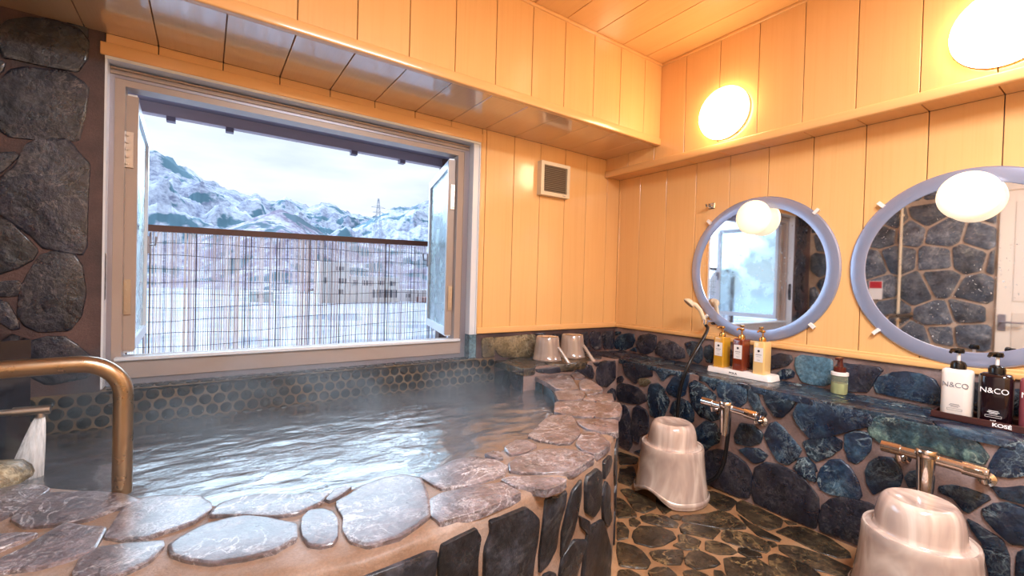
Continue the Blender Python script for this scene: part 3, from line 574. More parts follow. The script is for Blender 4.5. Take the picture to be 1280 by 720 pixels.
def free_of(poly, traced, margin=.01):
    cx = sum(p[0] for p in poly)/len(poly); cy = sum(p[1] for p in poly)/len(poly)
    for t in traced:
        tx = sum(p[0] for p in t)/len(t); ty = sum(p[1] for p in t)/len(t)
        if inside((cx, cy), t) or inside((tx, ty), poly): return False
        for p in t:
            if inside(p, poly): return False
        for p in poly:
            if inside(p, t): return False
    return True

# ------------------------------------------------------------------ constants of the room
ZL = .60          # ledge height
ZSOF, ZCEIL, ZSTEP, ZWOOD = 2.04, 2.574, 1.909, .808
YS = -.482; XR = -.159; XL = -3.4; YF = -3.4
WX0, WX1, WZ0, WZ1 = -2.93, -1.375, .735, 1.865      # clear opening

def planks(parent, kind, seams, lo, hi, face, thick, mat, gap=.0035, bev=.0016):
    """kind 'b': face at y, seams in x, lo/hi in z; 'r': face at x, seams in y; 'c': horizontal, seams in x, lo/hi in y; 's': horizontal, seams in y, lo/hi in x"""
    for a, b in zip(seams[:-1], seams[1:]):
        a, b = min(a, b)+gap/2, max(a, b)-gap/2
        if b-a < .01: continue
        m = MB()
        if kind == 'b': m.box((a, face, lo), (b, face+thick, hi), bev)
        if kind == 'r': m.box((face, a, lo), (face+thick, b, hi), bev)
        if kind == 'c': m.box((a, lo, face), (b, hi, face+thick), bev)
        if kind == 's': m.box((lo, a, face), (hi, b, face+thick), bev)
        m.build('plank', mat, parent)
def seq(start, step, end):
    out = [start]
    while out[-1]+step > end: out.append(out[-1]+step)
    return out+[end]

# ------------------------------------------------------------------ walls
# back wall core: pier left of window, below, above, right
wb = MB()
wb.box((XL, 0, 0), (-2.985, .14, ZCEIL)); wb.box((-2.985, .0, 0), (-1.25, .16, .60)); wb.box((-2.985, .012, 1.99), (-1.246, .14, ZCEIL))
wb.box((-1.25, .012, .77), (0.2, .14, ZCEIL)); wb.box((-1.25, 0, 0), (.2, .14, .77))
wall_back = wb.build('wall_back', MORTAR_DARK, kind='structure')
seams_s = [XL]+[-.328-.2265*k for k in range(13, -1, -1)]; seams_s = [s for s in seams_s if s > XL+.03 or s == XL]
planks(wall_back, 'b', [-1.246, -1.214, -1.002, -.785, -.563, -.354, -.137, -.001], ZWOOD-.01, ZSOF, 0, .011, WOOD)
st_ = [-2.985]+[s for s in seams_s if -2.93 < s < -1.3]+[-1.246]
planks(wall_back, 'b', st_, 2.0, ZSOF, 0, .011, WOOD_X)
MB().box((-3.0, -.008, 1.952), (-1.246, .012, 2.003), .004).build('trim_strip', WOOD_X, wall_back, 40)
MB().box((-1.256, -.008, ZWOOD-.04), (-1.236, .012, 2.003), .004).build('trim_strip', WOOD, wall_back, 40)
MB().box((-1.256, -.014, .769), (0, .012, ZWOOD), .006).build('trim_strip', WOOD_X, wall_back, 40)
mb_back = lambda a, b, h: (a, -h, b)
for p in LEFT_OUTLINES: stone(p, mb_back, STONE_DARK, wall_back, .009)
for p in BACK_UP_OUTLINES: stone(p, mb_back, STONE_DARK if p[0][0] > -.75 else STONE_PALE, wall_back, .010)
for p in rubble(XL, -2.99, 1.0, ZSOF, .24, 5):
    if free_of(p, LEFT_OUTLINES): stone(p, mb_back, STONE_DARK, wall_back, .012)
for p in rubble(-1.1, -.36, .612, .76, .13, 8, aspect=1.2):
    if free_of(p, BACK_UP_OUTLINES): stone(p, mb_back, STONE_DARK, wall_back, .008)
mr = lambda a, b, h: (-2.985+h, a, b)
for z0, z1 in ((.66, .93), (.945, 1.2), (1.215, 1.5), (1.515, 1.75), (1.765, 1.94)):
    stone([(.006, z0), (.045, z0+.01), (.052, (z0+z1)/2), (.045, z1-.01), (.006, z1)], mr, STONE_DARK, wall_back, .006)
ml = lambda a, b, h: (-1.252-h, a, b)

# hexagonally set round tiles under the window
def disc(cx, cz, r, n=14):
    return [(cx+r*math.cos(2*math.pi*i/n), cz+r*math.sin(2*math.pi*i/n)) for i in range(n)]
MB().box((XL, -.016, 0), (-1.12, 0, .612)).build('tile_bed', GROUT, wall_back)
MB().box((-2.985, -.016, .600), (-1.25, .075, .616)).build('tile_bed', GROUT, wall_back)
pitch = .0522
tile_mesh = None
def put_tile(loc, up_=False):
    global tile_mesh
    if tile_mesh is None:
        m = MB(); n = 14
        m.add([(x, 0, z) for x, z in disc(0, 0, .0232)]+[(x, -.004, z) for x, z in disc(0, 0, .0222)]+[(x, -.0052, z) for x, z in disc(0, 0, .018)]+[(0, -.0054, 0)],
              [(k*n+i, k*n+(i+1)%n, (k+1)*n+(i+1)%n, (k+1)*n+i) for k in range(2) for i in range(n)]+[(2*n+i, 2*n+(i+1)%n, 3*n) for i in range(n)])
        o = m.build('tile', TILE, wall_back, 40); tile_mesh = o.data
    else:
        o = bpy.data.objects.new('tile', tile_mesh); COL.objects.link(o); o.parent = wall_back
    o.location = loc
    if up_: o.rotation_euler = (R(-90), 0, 0)
for row in range(4):
    z = .612-.026-.0455*row; x = -1.148-(pitch/2 if row % 2 else 0)
    while x > -3.37: put_tile((x, -.016, z)); x -= pitch
for row in range(2):
    x = -1.275-(pitch/2 if row % 2 else 0)
    while x > -2.97: put_tile((x, .009+.0455*row, .616), True); x -= pitch

# right wall
wr = MB(); wr.box((.012, YF, ZWOOD-.04), (.16, 0.14, ZCEIL)); wr.box((0, YF, 0), (.16, .14, .77))
wall_right = wr.build('wall_right', MORTAR_GREY, kind='structure')
low_seams = [-.001]+[-.203-.2278*k for k in range(15)]; low_seams = [s for s in low_seams if s > YF+.02]+[YF]
planks(wall_right, 'r', low_seams, ZWOOD-.01, ZSTEP, 0, .011, WOOD)
MB().box((-.014, YF, .769), (.012, -.001, ZWOOD-.012), .006).build('trim_strip', WOOD_Y, wall_right, 40)
MB().box((-.008, YF, ZWOOD-.014), (.012, -.001, ZWOOD), .003).build('trim_strip', WOOD_Y, wall_right, 40)
MB().box((-.006, -.014, ZWOOD), (.004, 0, ZSTEP), .003).build('corner_strip', WOOD, wall_right, 40)
m_ru = lambda a, b, h: (-h, a, b)
for i, p in enumerate(RIGHT_UP_OUTLINES):
    p = [(a, min(b, .766)) for a, b in p]
    stone(p, m_ru, [STONE_WALL, STONE_DARK][(i*7) % 3 == 1] if i != 12 else STONE_BLUE, wall_right, .010)
for p in rubble(YF, -2.13, .612, .762, .15, 4, aspect=1.4): stone(p, m_ru, STONE_WALL, wall_right, .010)
# the stepped upper part of the right wall
MB().box((XR+.012, YF, ZSTEP+.012), (.1, 0, ZCEIL)).build('upper_core', GROOVE, wall_right)
up_seams = [-.001]+[-.2145-.2265*k for k in range(15)]; up_seams = [s for s in up_seams if s > YF+.02]+[YF]
planks(wall_right, 'r', up_seams, ZSTEP+.038, ZCEIL, XR, .011, WOOD)
planks(wall_right, 's', low_seams, XR+.02, 0, ZSTEP, .011, WOOD_X)
MB().box((XR-.012, YF, ZSTEP-.006), (XR+.022, -.001, ZSTEP+.040), .007).build('edge_strip', WOOD_Y, wall_right, 40)
MB().box((XR-.012, YF, ZCEIL-.016), (XR+.01, YS, ZCEIL), .004).build('cornice_strip', WOOD_Y, wall_right, 40)

# soffit box over the window
sf = MB(); sf.box((XL, YS+.012, ZSOF+.012), (XR+.02, .02, ZCEIL))
trim_1 = sf.build('trim_1', GROOVE, kind='structure')
planks(trim_1, 'b', [XL]+[s for s in seams_s if s > XL+.01]+[XR], ZSOF+.04, ZCEIL, YS, .011, WOOD)
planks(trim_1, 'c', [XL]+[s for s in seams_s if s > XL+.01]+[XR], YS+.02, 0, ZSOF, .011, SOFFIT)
MB().box((XL, YS-.012, ZSOF-.005), (XR, YS+.024, ZSOF+.042), .007).build('edge_strip', WOOD_X, trim_1, 40)
MB().box((XL, YS-.012, ZCEIL-.016), (XR, YS+.01, ZCEIL), .004).build('cornice_strip', WOOD_X, trim_1, 40)

ceiling = MB().box((XL-.1, YF-.1, ZCEIL+.011), (.2, .2, ZCEIL+.11)).build('ceiling', GROOVE, kind='structure')
planks(ceiling, 'c', [XL]+[s for s in [-.328-.2265*k for k in range(13, -1, -1)] if s > XL+.03]+[XR], YF, YS, ZCEIL, .010, WOOD_Y)

# left wall: stone to the door, cream boards after
wall_left = MB().box((XL-.12, YF, 0), (XL, .14, ZCEIL)).build('wall_left', MORTAR_LIGHT, kind='structure')
m_l = lambda a, b, h: (XL+h, a, b)
for p in rubble(-1.55, 0, .56, ZSOF, .25, 21, .036): stone(p, m_l, STONE_LEFT, wall_left, .014)
for p in rubble(-1.55, YS, ZSOF, ZCEIL, .25, 22, .036): stone(p, m_l, STONE_LEFT, wall_left, .014)
for p in rubble(-1.55, -1.08, 0, .55, .25, 23): stone(p, m_l, STONE_LEFT, wall_left, .014)
CREAMW = simple('cream_wall_board', srgb(226, 214, 200), .35)
ys = seq(-1.56, -.226, YF)
planks(wall_left, 'r', ys[4:], .0, ZCEIL, XL, .012, CREAMW)
dy = MB(); dy.box((XL, -2.46, 0), (XL+.03, -1.56, 2.05), .004)
door_1 = dy.build('door_1', CREAMW, kind='structure')
MB().box((XL+.03, -2.36, .1), (XL+.036, -1.66, .95), .002).build('door_panel', simple('door_panel_cream', srgb(214, 200, 186), .4), door_1)
MB().box((XL+.03, -2.36, 1.05), (XL+.036, -1.66, 1.95), .002).build('door_panel', simple('door_panel_upper', srgb(220, 208, 196), .4), door_1)
hm = MB(); hm.box((XL+.03, -1.625, .78), (XL+.04, -1.575, .93), .003); hm.tube([(XL+.04, -1.60, .86), (XL+.075, -1.60, .86), (XL+.08, -1.62, .86), (XL+.08, -1.74, .86)], .009, 10)
hm.build('door_handle', ALU_GREY, door_1, 40)
planks(wall_left, 'r', [-2.46, -1.56], 2.06, ZCEIL, XL, .012, CREAMW)
pm = MB(); pm.tube([(XL+.03, -.86, .66), (XL+.03, -.86, 2.03)], .013, 10)
for z in (.8, 1.9): pm.box((XL+.012, -.88, z), (XL+.03, -.84, z+.02))
tag(pm.build('wall_pipe', CREAM, None, 40), 'slim cream vertical pipe on the left stone wall, seen in the right round mirror', 'pipe')

wall_front = MB().box((XL-.1, YF-.12, 0), (.2, YF, ZCEIL)).build('wall_front', GROOVE, kind='structure')
for a, b in [(0, 1)]:
    fs = [XL+.2265*k for k in range(15)]+[.0]
    for u, v in zip(fs[:-1], fs[1:]): MB().box((u+.002, YF, 0), (v-.002, YF+.01, ZCEIL), .0016).build('plank', WOOD, wall_front)

# ------------------------------------------------------------------ floor
floor = MB().box((XL, YF, -.08), (0, 0, 0)).build('floor', MORTAR_FLOOR, kind='structure')
m_f = lambda a, b, h: (a, b, h)
for p in FLOOR_OUTLINES:
    p = [(min(a, -.345), b) for a, b in p]
    stone(p, m_f, STONE_FLOOR, floor, .006)
OUT2 = [tuple(p) for p in SIDE_LINE_CURVE]
for p in rubble(-3.38, -.345, YF+.02, -.345, .17, 31, .022):
    cx = sum(q[0] for q in p)/len(p); cy = sum(q[1] for q in p)/len(p)
    tubpoly = OUT2+[(XL, 0), (-.745, 0)]
    if inside((cx, cy), tubpoly) or any(inside(q, tubpoly) for q in p): continue
    if free_of(p, FLOOR_OUTLINES): stone(p, m_f, STONE_FLOOR, floor, .006)

# ------------------------------------------------------------------ washing ledge along the right wall and the corner
led = MB(); led.box((-.33, YF, 0), (0, -.33, ZL-.008)); led.box((-1.12, -.33, 0), (0, 0, ZL-.008))
trim_2 = led.build('trim_2', MORTAR_GREY, kind='structure')
m_rl = lambda a, b, h: (-.33-h, a, b)
for i, p in enumerate(RIGHT_LOW_OUTLINES):
    p = [(a, min(max(b, .012), .588)) for a, b in p]
    if max(q[1] for q in p)-min(q[1] for q in p) < .02: continue
    zc = sum(q[1] for q in p)/len(p)
    st = STONE_WALL
    if i == 22: st = STONE_GREEN
    elif i == 1: st = STONE_PALE
    elif zc < .17 or i in (0, 3, 4, 12, 13): st = STONE_DARK
    stone(p, m_rl, st, trim_2, .011)
for p in rubble(YF+.02, -.34, .01, .585, .15, 41, .022):
    if free_of(p, RIGHT_LOW_OUTLINES): stone(p, m_rl, STONE_WALL, trim_2, .010)
m_bl = lambda a, b, h: (a, -.33-h, b)
for p in BACK_LOW_OUTLINES:
    p = [(min(a, -.343), min(b, .588)) for a, b in p]
    stone(p, m_bl, STONE_DARK, trim_2, .009)
for p in rubble(-1.11, -.345, .01, .585, .15, 42, .022):
    if free_of(p, BACK_LOW_OUTLINES): stone(p, m_bl, STONE_DARK, trim_2, .009)
m_lt = lambda a, b, h: (a, b, ZL-.010+h)
for p in rubble(-.345, -.012, YF+.02, -.345, .31, 43, .016, .62): stone(p, m_lt, STONE_WALL, trim_2, .010, -.02)
for p in rubble(-.345, -.012, -.335, -.012, .22, 44, .016): stone(p, m_lt, STONE_DARK, trim_2, .010, -.02)
for p in rubble(-1.14, -.36, -.345, -.012, .2, 45, .016, 1.6): stone(p, m_lt, STONE_FLOOR if p[0][0] < -.6 else STONE_DARK, trim_2, .010, -.03)
m_le = lambda a, b, h: (-1.12-h, a, b)
for p in rubble(-.33, -.02, .42, .58, .14, 46, .016, 1.4): stone(p, m_le, STONE_DARK, trim_2, .010)

# ------------------------------------------------------------------ the stone bath
bath = empty('stone_bath', (-2.0, -1.2, 0), 'curved hot spring bath clad in dark stone with slate slab rim under the window', 'bath')
def resample(c, n):
    c = [Vector((p[0], p[1])) for p in c]; d = [0]
    for a, b in zip(c[:-1], c[1:]): d.append(d[-1]+(b-a).length)
    out = []
    for k in range(n):
        t = d[-1]*k/(n-1); i = 0
        while i < len(c)-2 and d[i+1] < t: i += 1
        f = (t-d[i])/max(1e-6, d[i+1]-d[i]); out.append(c[i].lerp(c[i+1], f))
    return out
NN = 90
ic = resample(INNER_CURVE, NN); oc = resample(SIDE_LINE_CURVE, NN)
ZR = .535
rows = [[(p.x, p.y, .12) for p in ic], [(p.x, p.y, ZR-.012) for p in ic],
        [(p.x*.9+q.x*.1, p.y*.9+q.y*.1, ZR) for p, q in zip(ic, oc)], [(p.x*.1+q.x*.9, p.y*.1+q.y*.9, ZR) for p, q in zip(ic, oc)],
        [(q.x*.97+p.x*.03, q.y*.97+p.y*.03, ZR-.006) for p, q in zip(ic, oc)], [(q.x*.99+p.x*.01, q.y*.99+p.y*.01, ZR-.018) for p, q in zip(ic, oc)], [(q.x, q.y, ZR-.05) for q in oc], [(q.x, q.y, 0) for q in oc]]
m = MB(); m.add([v for r_ in rows for v in r_], [(k*NN+i, k*NN+i+1, (k+1)*NN+i+1, (k+1)*NN+i) for k in range(7) for i in range(NN-1)])
m.build('bath_wall', MORTAR_RIM, bath, 50)
bp_ = [(p.x, p.y) for p in ic]+[(XL, 0.0), (-1.12, 0.0), (-1.12, -.3)]
m = MB(); m.add([(a, b, .12) for a, b in bp_], [tuple(range(len(bp_)))]); m.build('bath_bottom', STONE_SIDE, bath)
m_rim = lambda a, b, h: (a, b, .54+h)
for i, p in enumerate(RIM_OUTLINES):
    stone(p, m_rim, STONE_RIM, bath, .004, -.020, 'rim_slab')
# curved side: (distance along the wall, height)
sl = [Vector((p[0], p[1])) for p in SIDE_LINE_CURVE]; sd = [0]
for a, b in zip(sl[:-1], sl[1:]): sd.append(sd[-1]+(b-a).length)
def m_side(s_, z, h):
    i = 0
    while i < len(sl)-2 and sd[i+1] < s_: i += 1
    t = (sl[i+1]-sl[i]).normalized(); f = s_-sd[i]
    def nrm(j):
        a = sl[max(0, j-1)]; b = sl[min(len(sl)-1, j+1)]; q = (b-a).normalized(); return Vector((-q.y, q.x))
    g = f/max(1e-6, sd[i+1]-sd[i]); n = nrm(i).lerp(nrm(i+1), min(max(g, 0), 1)).normalized()
    p = sl[i]+t*f + (n if n.dot(Vector((1, -1))) > 0 else -n)*h
    return (p.x, p.y, z)
for p in SIDE_OUTLINES: stone(p, m_side, STONE_SIDE, bath, .010, -.012, 'side_stone')
for p in rubble(.04, sd[-1]-.05, .02, .49, .17, 51, .03):
    if free_of(p, SIDE_OUTLINES): stone(p, m_side, STONE_SIDE, bath, .009, -.012, 'side_stone')
# inner face stones at the far right end
il = [Vector((p[0], p[1])) for p in INNER_CURVE]
for k in range(0, 9):
    a, b = il[k], il[k+1]
    t = (b-a); l = t.length
    if l < .03: continue
    t.normalize(); n = Vector((t.y, -t.x))
    if n.dot(Vector((-2.2, -.5))-a) < 0: n = -n
    mf = lambda u, v, h, a=a, t=t, n=n: (a.x+t.x*u+n.x*h, a.y+t.y*u+n.y*h, v)
    stone([(.006, .40), (l-.006, .40), (l-.006, .50), (l*.6, .513), (.006, .50)], mf, STONE_BLUE, bath, .006, -.01, 'inner_stone')

# water
ZW_ = .465
wm = MB(); poly = [(p.x, p.y) for p in ic]+[(XL, 0.0), (-1.12, 0.0), (-1.12, -.3)]
nx, ny = 150, 90; x0, x1, y0, y1 = XL, -1.04, -1.28, -.004
idx = {}; vs = []; fs = []
for j in range(ny+1):
    for i in range(nx+1):
        x = x0+(x1-x0)*i/nx; y = y0+(y1-y0)*j/ny
        z = ZW_ + .0035*noise.fractal(Vector((x*7, y*15, .4)), 1.0, 2.0, 4) + .004*math.sin(14*math.hypot(x+3.07, y+.48))*math.exp(-2.2*math.hypot(x+3.07, y+.48))
        idx[(i, j)] = len(vs); vs.append((x, y, z))
for j in range(ny):
    for i in range(nx):
        cx = x0+(x1-x0)*(i+.5)/nx; cy = y0+(y1-y0)*(j+.5)/ny
        fs.append((idx[(i,j)], idx[(i+1,j)], idx[(i+1,j+1)], idx[(i,j+1)]))
wpoly = [(p[0], p[1]-.03) for p in [(q.x, q.y) for q in ic]]
fs = [f for f in fs if inside(((vs[f[0]][0]+vs[f[2]][0])/2, (vs[f[0]][1]+vs[f[2]][1])/2), [(-.99, -.30)]+[(a+.02 if a > -1.5 else a, b-.02) for a, b in [(q.x, q.y) for q in ic]]+[(XL-.01, .01), (-1.13, .01), (-1.13, -.31)])]
used = sorted({i for f in fs for i in f}); re_ = {a: k for k, a in enumerate(used)}
wm.add([vs[i] for i in used], [tuple(re_[i] for i in f) for f in fs])
def water_mat():
    m, nt, b = new_mat('bath_water')
    v, _ = coords(nt, (7, 16, 10))
    n1 = nz(nt, v, 1.2, 5, .55, .8)
    tc, _ = coords(nt, (1, 1, 1))
    b.inputs['Base Color'].default_value = srgb(92, 92, 98)
    L(nt, ramp(nt, n1, [(.3, srgb(58, 54, 58)), (.7, srgb(104, 104, 112))]), b.inputs['Base Color'])
    b.inputs['Roughness'].default_value = .16
    b.inputs['IOR'].default_value = 2.8
    b.inputs['Coat Weight'].default_value = .6; b.inputs['Coat Roughness'].default_value = .04; b.inputs['Coat IOR'].default_value = 1.7
    bump(nt, b, n1, .38, .02)
    return m
water = wm.build('bath_water', water_mat(), None, 60, recalc=False)
tag(water, 'rippled steaming hot spring water filling the stone bath', 'water', kind='stuff')

# steam over the water
sm = MB(); zs = [.475, .82]
pl = [(p.x, p.y) for p in ic[4:]]+[(XL+.01, -.02), (-1.14, -.02), (-1.14, -.34)]
n = len(pl)
sm.add([(a, b, zs[0]) for a, b in pl]+[(a, b, zs[1]) for a, b in pl], [(i, (i+1)%n, n+(i+1)%n, n+i) for i in range(n)]+[tuple(range(n))[::-1], tuple(range(n, 2*n))])
def steam_mat():
    m = bpy.data.materials.new('rising_steam'); m.use_nodes = True; nt = m.node_tree; nt.nodes.clear()
    out = nt.nodes.new('ShaderNodeOutputMaterial'); pv = nt.nodes.new('ShaderNodeVolumePrincipled')
    tc = nt.nodes.new('ShaderNodeTexCoord'); mp = nt.nodes.new('ShaderNodeMapping'); mp.inputs['Scale'].default_value = (2.2, 2.6, 3.4)
    L(nt, tc.outputs['Object'], mp.inputs[0])
    f = nz(nt, mp.outputs[0], 1.3, 4, .55, .6)
    dens = ramp(nt, f, [(.42, K), (.68, W)])
    sep = nt.nodes.new('ShaderNodeSeparateXYZ'); L(nt, tc.outputs['Object'], sep.inputs[0])
    fall = nt.nodes.new('ShaderNodeMapRange'); fall.inputs[1].default_value = .47; fall.inputs[2].default_value = .82; fall.inputs[3].default_value = 1; fall.inputs[4].default_value = 0
    L(nt, sep.outputs[2], fall.inputs[0])
    d = math_(nt, 'MULTIPLY', math_(nt, 'MULTIPLY', dens, fall.outputs[0]), 2.6)
    fx = nt.nodes.new('ShaderNodeMapRange'); fx.inputs[1].default_value = -1.2; fx.inputs[2].default_value = -2.3; fx.inputs[3].default_value = .4; fx.inputs[4].default_value = 1.0
    L(nt, sep.outputs[0], fx.inputs[0]); d = math_(nt, 'MULTIPLY', d, fx.outputs[0])
    L(nt, d, pv.inputs['Density']); pv.inputs['Color'].default_value = (.92, .95, 1, 1); pv.inputs['Anisotropy'].default_value = .2
    L(nt, pv.outputs[0], out.inputs['Volume']); return m
tag(sm.build('steam', steam_mat()), 'thin white steam drifting over the bath water', 'steam', kind='stuff')

# ------------------------------------------------------------------ window
fr = MB()
def ring(mb, x0, x1, z0, z1, X0, X1, Z0, Z1, ya, yb):
    mb.box((X0, ya, Z0), (x0, yb, Z1)); mb.box((x1, ya, Z0), (X1, yb, Z1)); mb.box((x0, ya, z1), (x1, yb, Z1)); mb.box((x0, ya, Z0), (x1, yb, z0))
ring(fr, WX0, WX1, WZ0, WZ1, -2.962, -1.335, .645, 1.892, .062, .14)
window_1 = fr.build('window_1', ALU, kind='structure')
m = MB(); ring(m, -2.962, -1.335, .66, 1.892, -2.985, -1.30, .62, 1.935, .058, .13); m.build('outer_frame', ALU_GREY, window_1)
m = MB(); m.box((-2.975, .050, 1.905), (-1.31, .062, 1.915)); m.box((-2.975, .050, 1.925), (-1.31, .062, 1.932)); m.build('frame_rib', ALU, window_1)
m = MB(); m.box((-2.985, -.004, 1.94), (-1.246, .13, 1.953)); m.box((-1.30, .004, .765), (-1.252, .13, 1.94)); m.box((-1.262, -.004, .765), (-1.252, .13, 1.94)); m.box((-2.985, .0, .62), (-2.978, .06, 1.94)); m.build('reveal_lining', ALU_WHITE, window_1)
MB().box((-2.95, .030, WZ0-.012), (-1.345, .066, WZ0+.003), .003).build('window_sill', ALU_WHITE, window_1)
MB().box((-2.962, .048, .645), (-1.335, .064, WZ0-.012), .003).build('sill_apron', ALU, window_1)
MB().box((-1.30, .0, .60), (-1.252, .06, .765)).build('stone_return', STONE_BLUE, window_1)
def sash(hinge, tip, z0, z1, label, s):
    a = Vector((*hinge, 0)); b = Vector((*tip, 0)); t = (b-a).normalized(); w = (b-a).length; nrm = Vector((-t.y, t.x, 0)); up_ = Vector((0, 0, 1))
    c = lambda u, z: a+t*u+up_*z
    m = MB(); st = .05; th = .016
    m.obox(c(st/2, (z0+z1)/2), t, nrm, up_, st/2, th, (z1-z0)/2); m.obox(c(w-st/2, (z0+z1)/2), t, nrm, up_, st/2, th, (z1-z0)/2)
    m.obox(c(w/2, z0+st/2), t, nrm, up_, w/2-st, th, st/2); m.obox(c(w/2, z1-st/2), t, nrm, up_, w/2-st, th, st/2)
    o = m.build('sash', ALU_WHITE, window_1); o['label'] = label
    g = MB(); g.obox(c(w/2, (z0+z1)/2), t, nrm, up_, w/2-st+.004, .003, (z1-z0)/2-st+.004); g.build('pane', PANE, o)
    e = MB(); e.obox(c(.004, (z0+z1)/2), t, nrm, up_, .012, .021, (z1-z0)/2-.01); e.build('edge_plate', ALU, o)
    hk = MB()
    for z in (z0+.18, z1-.3):
        hk.obox(a-t*.012+nrm*s*.006+up_*(z+.06), t, nrm, up_, .006, .012, .075)
        for q in (.0, .03, .06, .09, .12): hk.tube([a-t*.016+nrm*s*.012+up_*(z+q), a-t*.026+nrm*s*.012+up_*(z+q)], .005, 8)
    hk.build('hinge', STEEL, o)
    lt = MB(); p = c(w-st/2, (z0+z1)/2-.05)
    lt.obox(p-nrm*s*.02, t, nrm, up_, .01, .006, .05); lt.tube([p-nrm*s*.02, p-nrm*s*.05, p-nrm*s*.055+up_*.05], .006, 8); lt.build('latch', ALU_GREY, o)
sash((-2.912, .115), (-2.935, .90), WZ0+.012, WZ1-.012, 'left casement leaf swung outward', 1)
sash((-1.392, .115), (-1.195, .86), WZ0+.012, WZ1-.012, 'right casement leaf swung outward', -1)

# ------------------------------------------------------------------ outside
BALC = simple('balcony_concrete', srgb(120, 116, 116), .8)
MB().box((-4.2, .14, -.1), (.4, 1.35, 0)).build('balcony_floor', BALC, kind='structure')
DARKW = simple('dark_eave_board', srgb(128, 118, 138), .7)
ev = MB(); ev.box((-4.2, .14, 2.10), (.4, 1.06, 2.16)); eave = ev.build('eave', DARKW, kind='structure')
MB().box((-4.2, 1.0, 2.035), (.4, 1.06, 2.10)).build('fascia_board', simple('weathered_fascia', srgb(178, 164, 176), .7), eave)
for x in (-2.83, -2.53, -1.75, -1.38): MB().box((x-.022, 1.0, 2.008), (x+.022, 1.05, 2.036)).build('gutter_bracket', DARKW, eave)
MB().box((-1.04, .98, 0), (-.97, 1.05, 2.10)).build('post', simple('brown_post', srgb(112, 88, 84), .6), eave)
rf = empty('reed_fence', (-2.0, 1.2, 0), 'balcony fence with a brown top rail and tied pale reed screen', 'fence')
RAILW = simple('brown_rail_wood', srgb(98, 62, 50), .5)
m = MB(); m.obox((-2.0, 1.2, 1.388), (1, 0, .018), (0, 1, 0), (-.018, 0, 1), 1.9, .024, .020); m.build('top_rail', RAILW, rf)
for x in (-3.85, -.15): MB().box((x-.03, 1.18, 0), (x+.03, 1.235, 1.37)).build('post', RAILW, rf)
rr = random.Random(3); m = MB()
x = -3.85
while x < -.15:
    w = rr.choice([.0016, .0022, .003, .0036]); m.cur = rr.choice([0, 0, 0, 0, 0, 1, 1, 2])
    zt = 1.372+(x+2)*.018-rr.uniform(0, .012); zb = .42+rr.uniform(-.02, .02); l = rr.uniform(-.004, .004); yy = 1.192+rr.uniform(-.004, .004)
    m.add([(x-w, yy, zb), (x, yy-w, zb), (x+w, yy, zb), (x, yy+w, zb), (x-w+l, yy, zt), (x+l, yy-w, zt), (x+w+l, yy, zt), (x+l, yy+w, zt)], [(0,1,5,4), (1,2,6,5), (2,3,7,6), (3,0,4,7)])
    x += rr.choice([.0045, .006, .0075, .0095, .013])
m.build('reeds', [simple('bleached_reed', srgb(236, 232, 236), .7), simple('grey_reed', srgb(196, 186, 192), .7), simple('dark_reed', srgb(92, 70, 66), .7)], rf, kind='stuff')
for k in range(11):
    z = 1.30-.083*k; pts = [(xx/10, 1.185, z+(xx/10+2)*.018+.006*math.sin(xx*.9+k*2)+rr.uniform(-.002, .002)) for xx in range(-38, -1)]
    MB().tube(pts, .0016, 5).build('tie_wire', simple('tie_wire_black', srgb(52, 44, 48), .6) if k == 0 else bpy.data.materials['tie_wire_black'], rf)

def snow_mat(name, bare, tree, snow, s, th):
    m, nt, b = new_mat(name); v, _ = coords(nt, (1, 1, 1))
    f = math_(nt, 'ADD', math_(nt, 'MULTIPLY', nz(nt, v, s, 10, .75, .2), .6), math_(nt, 'MULTIPLY', nz(nt, v, s*.16, 5, .6, .5), .4)); g = nz(nt, v, s*.17, 4, .55)
    c = ramp(nt, f, [(th-.07, bare), (th, mixcol(bare, snow, .5)), (th+.07, snow)])
    c = mixc(nt, ramp(nt, g, [(.54, K), (.58, W)]), c, tree)
    L(nt, c, b.inputs['Base Color']); b.inputs['Roughness'].default_value = .9; b.inputs['Specular IOR Level'].default_value = .1
    return m
def mixcol(a, b, t): return tuple(a[i]*(1-t)+b[i]*t for i in range(4))
MT1 = snow_mat('snowy_mountain', srgb(132, 138, 166), srgb(96, 128, 146), srgb(204, 212, 230), .11, .48)
MT2 = snow_mat('wooded_hill', srgb(136, 126, 150), srgb(96, 118, 134), srgb(206, 210, 228), .2, .53)
def mountain(name, sky, zbase, yb, mat, rough, seed):
    n = len(sky); nu = 150; nv = 34; vs = []
    for i in range(nu+1):
        t = i/nu*(n-1); k = min(int(t), n-2); f = t-k
        rx, ry, rz = (sky[k][c]*(1-f)+sky[k+1][c]*f for c in range(3))
        for j in range(nv+1):
            q = j/nv; y = ry*(1-q)+yb*q; x = rx*(ry*(1-q)+yb*q+2.4)/(ry+2.4) if True else rx
            prof = (1-q)**1.15
            amp = rough*(.12+min(1, q*3))*(1-q*.6)
            z = zbase+(rz-zbase)*prof + amp*noise.fractal(Vector((x*.012+seed, y*.012, seed)), .9, 2.1, 6)
            if j == 0: z = rz+rough*.12*noise.fractal(Vector((x*.05, seed, 0)), .8, 2, 4)
            vs.append((x, y, z))
        # back slope
    fs = [(i*(nv+1)+j, (i+1)*(nv+1)+j, (i+1)*(nv+1)+j+1, i*(nv+1)+j+1) for i in range(nu) for j in range(nv)]
    m = MB(); m.add(vs, fs); return m.build(name, mat, None, 60, kind='structure')
mountain('mountain', FAR_SKYLINE[0], -8, 900, MT1, 60, 1.3)
mountain('mountain', LEFT_SKYLINE[0], -8, 480, MT1, 50, 5.1)
mountain('mountain', RIGHT_SKYLINE[0], -8, 480, MT1, 45, 9.7)
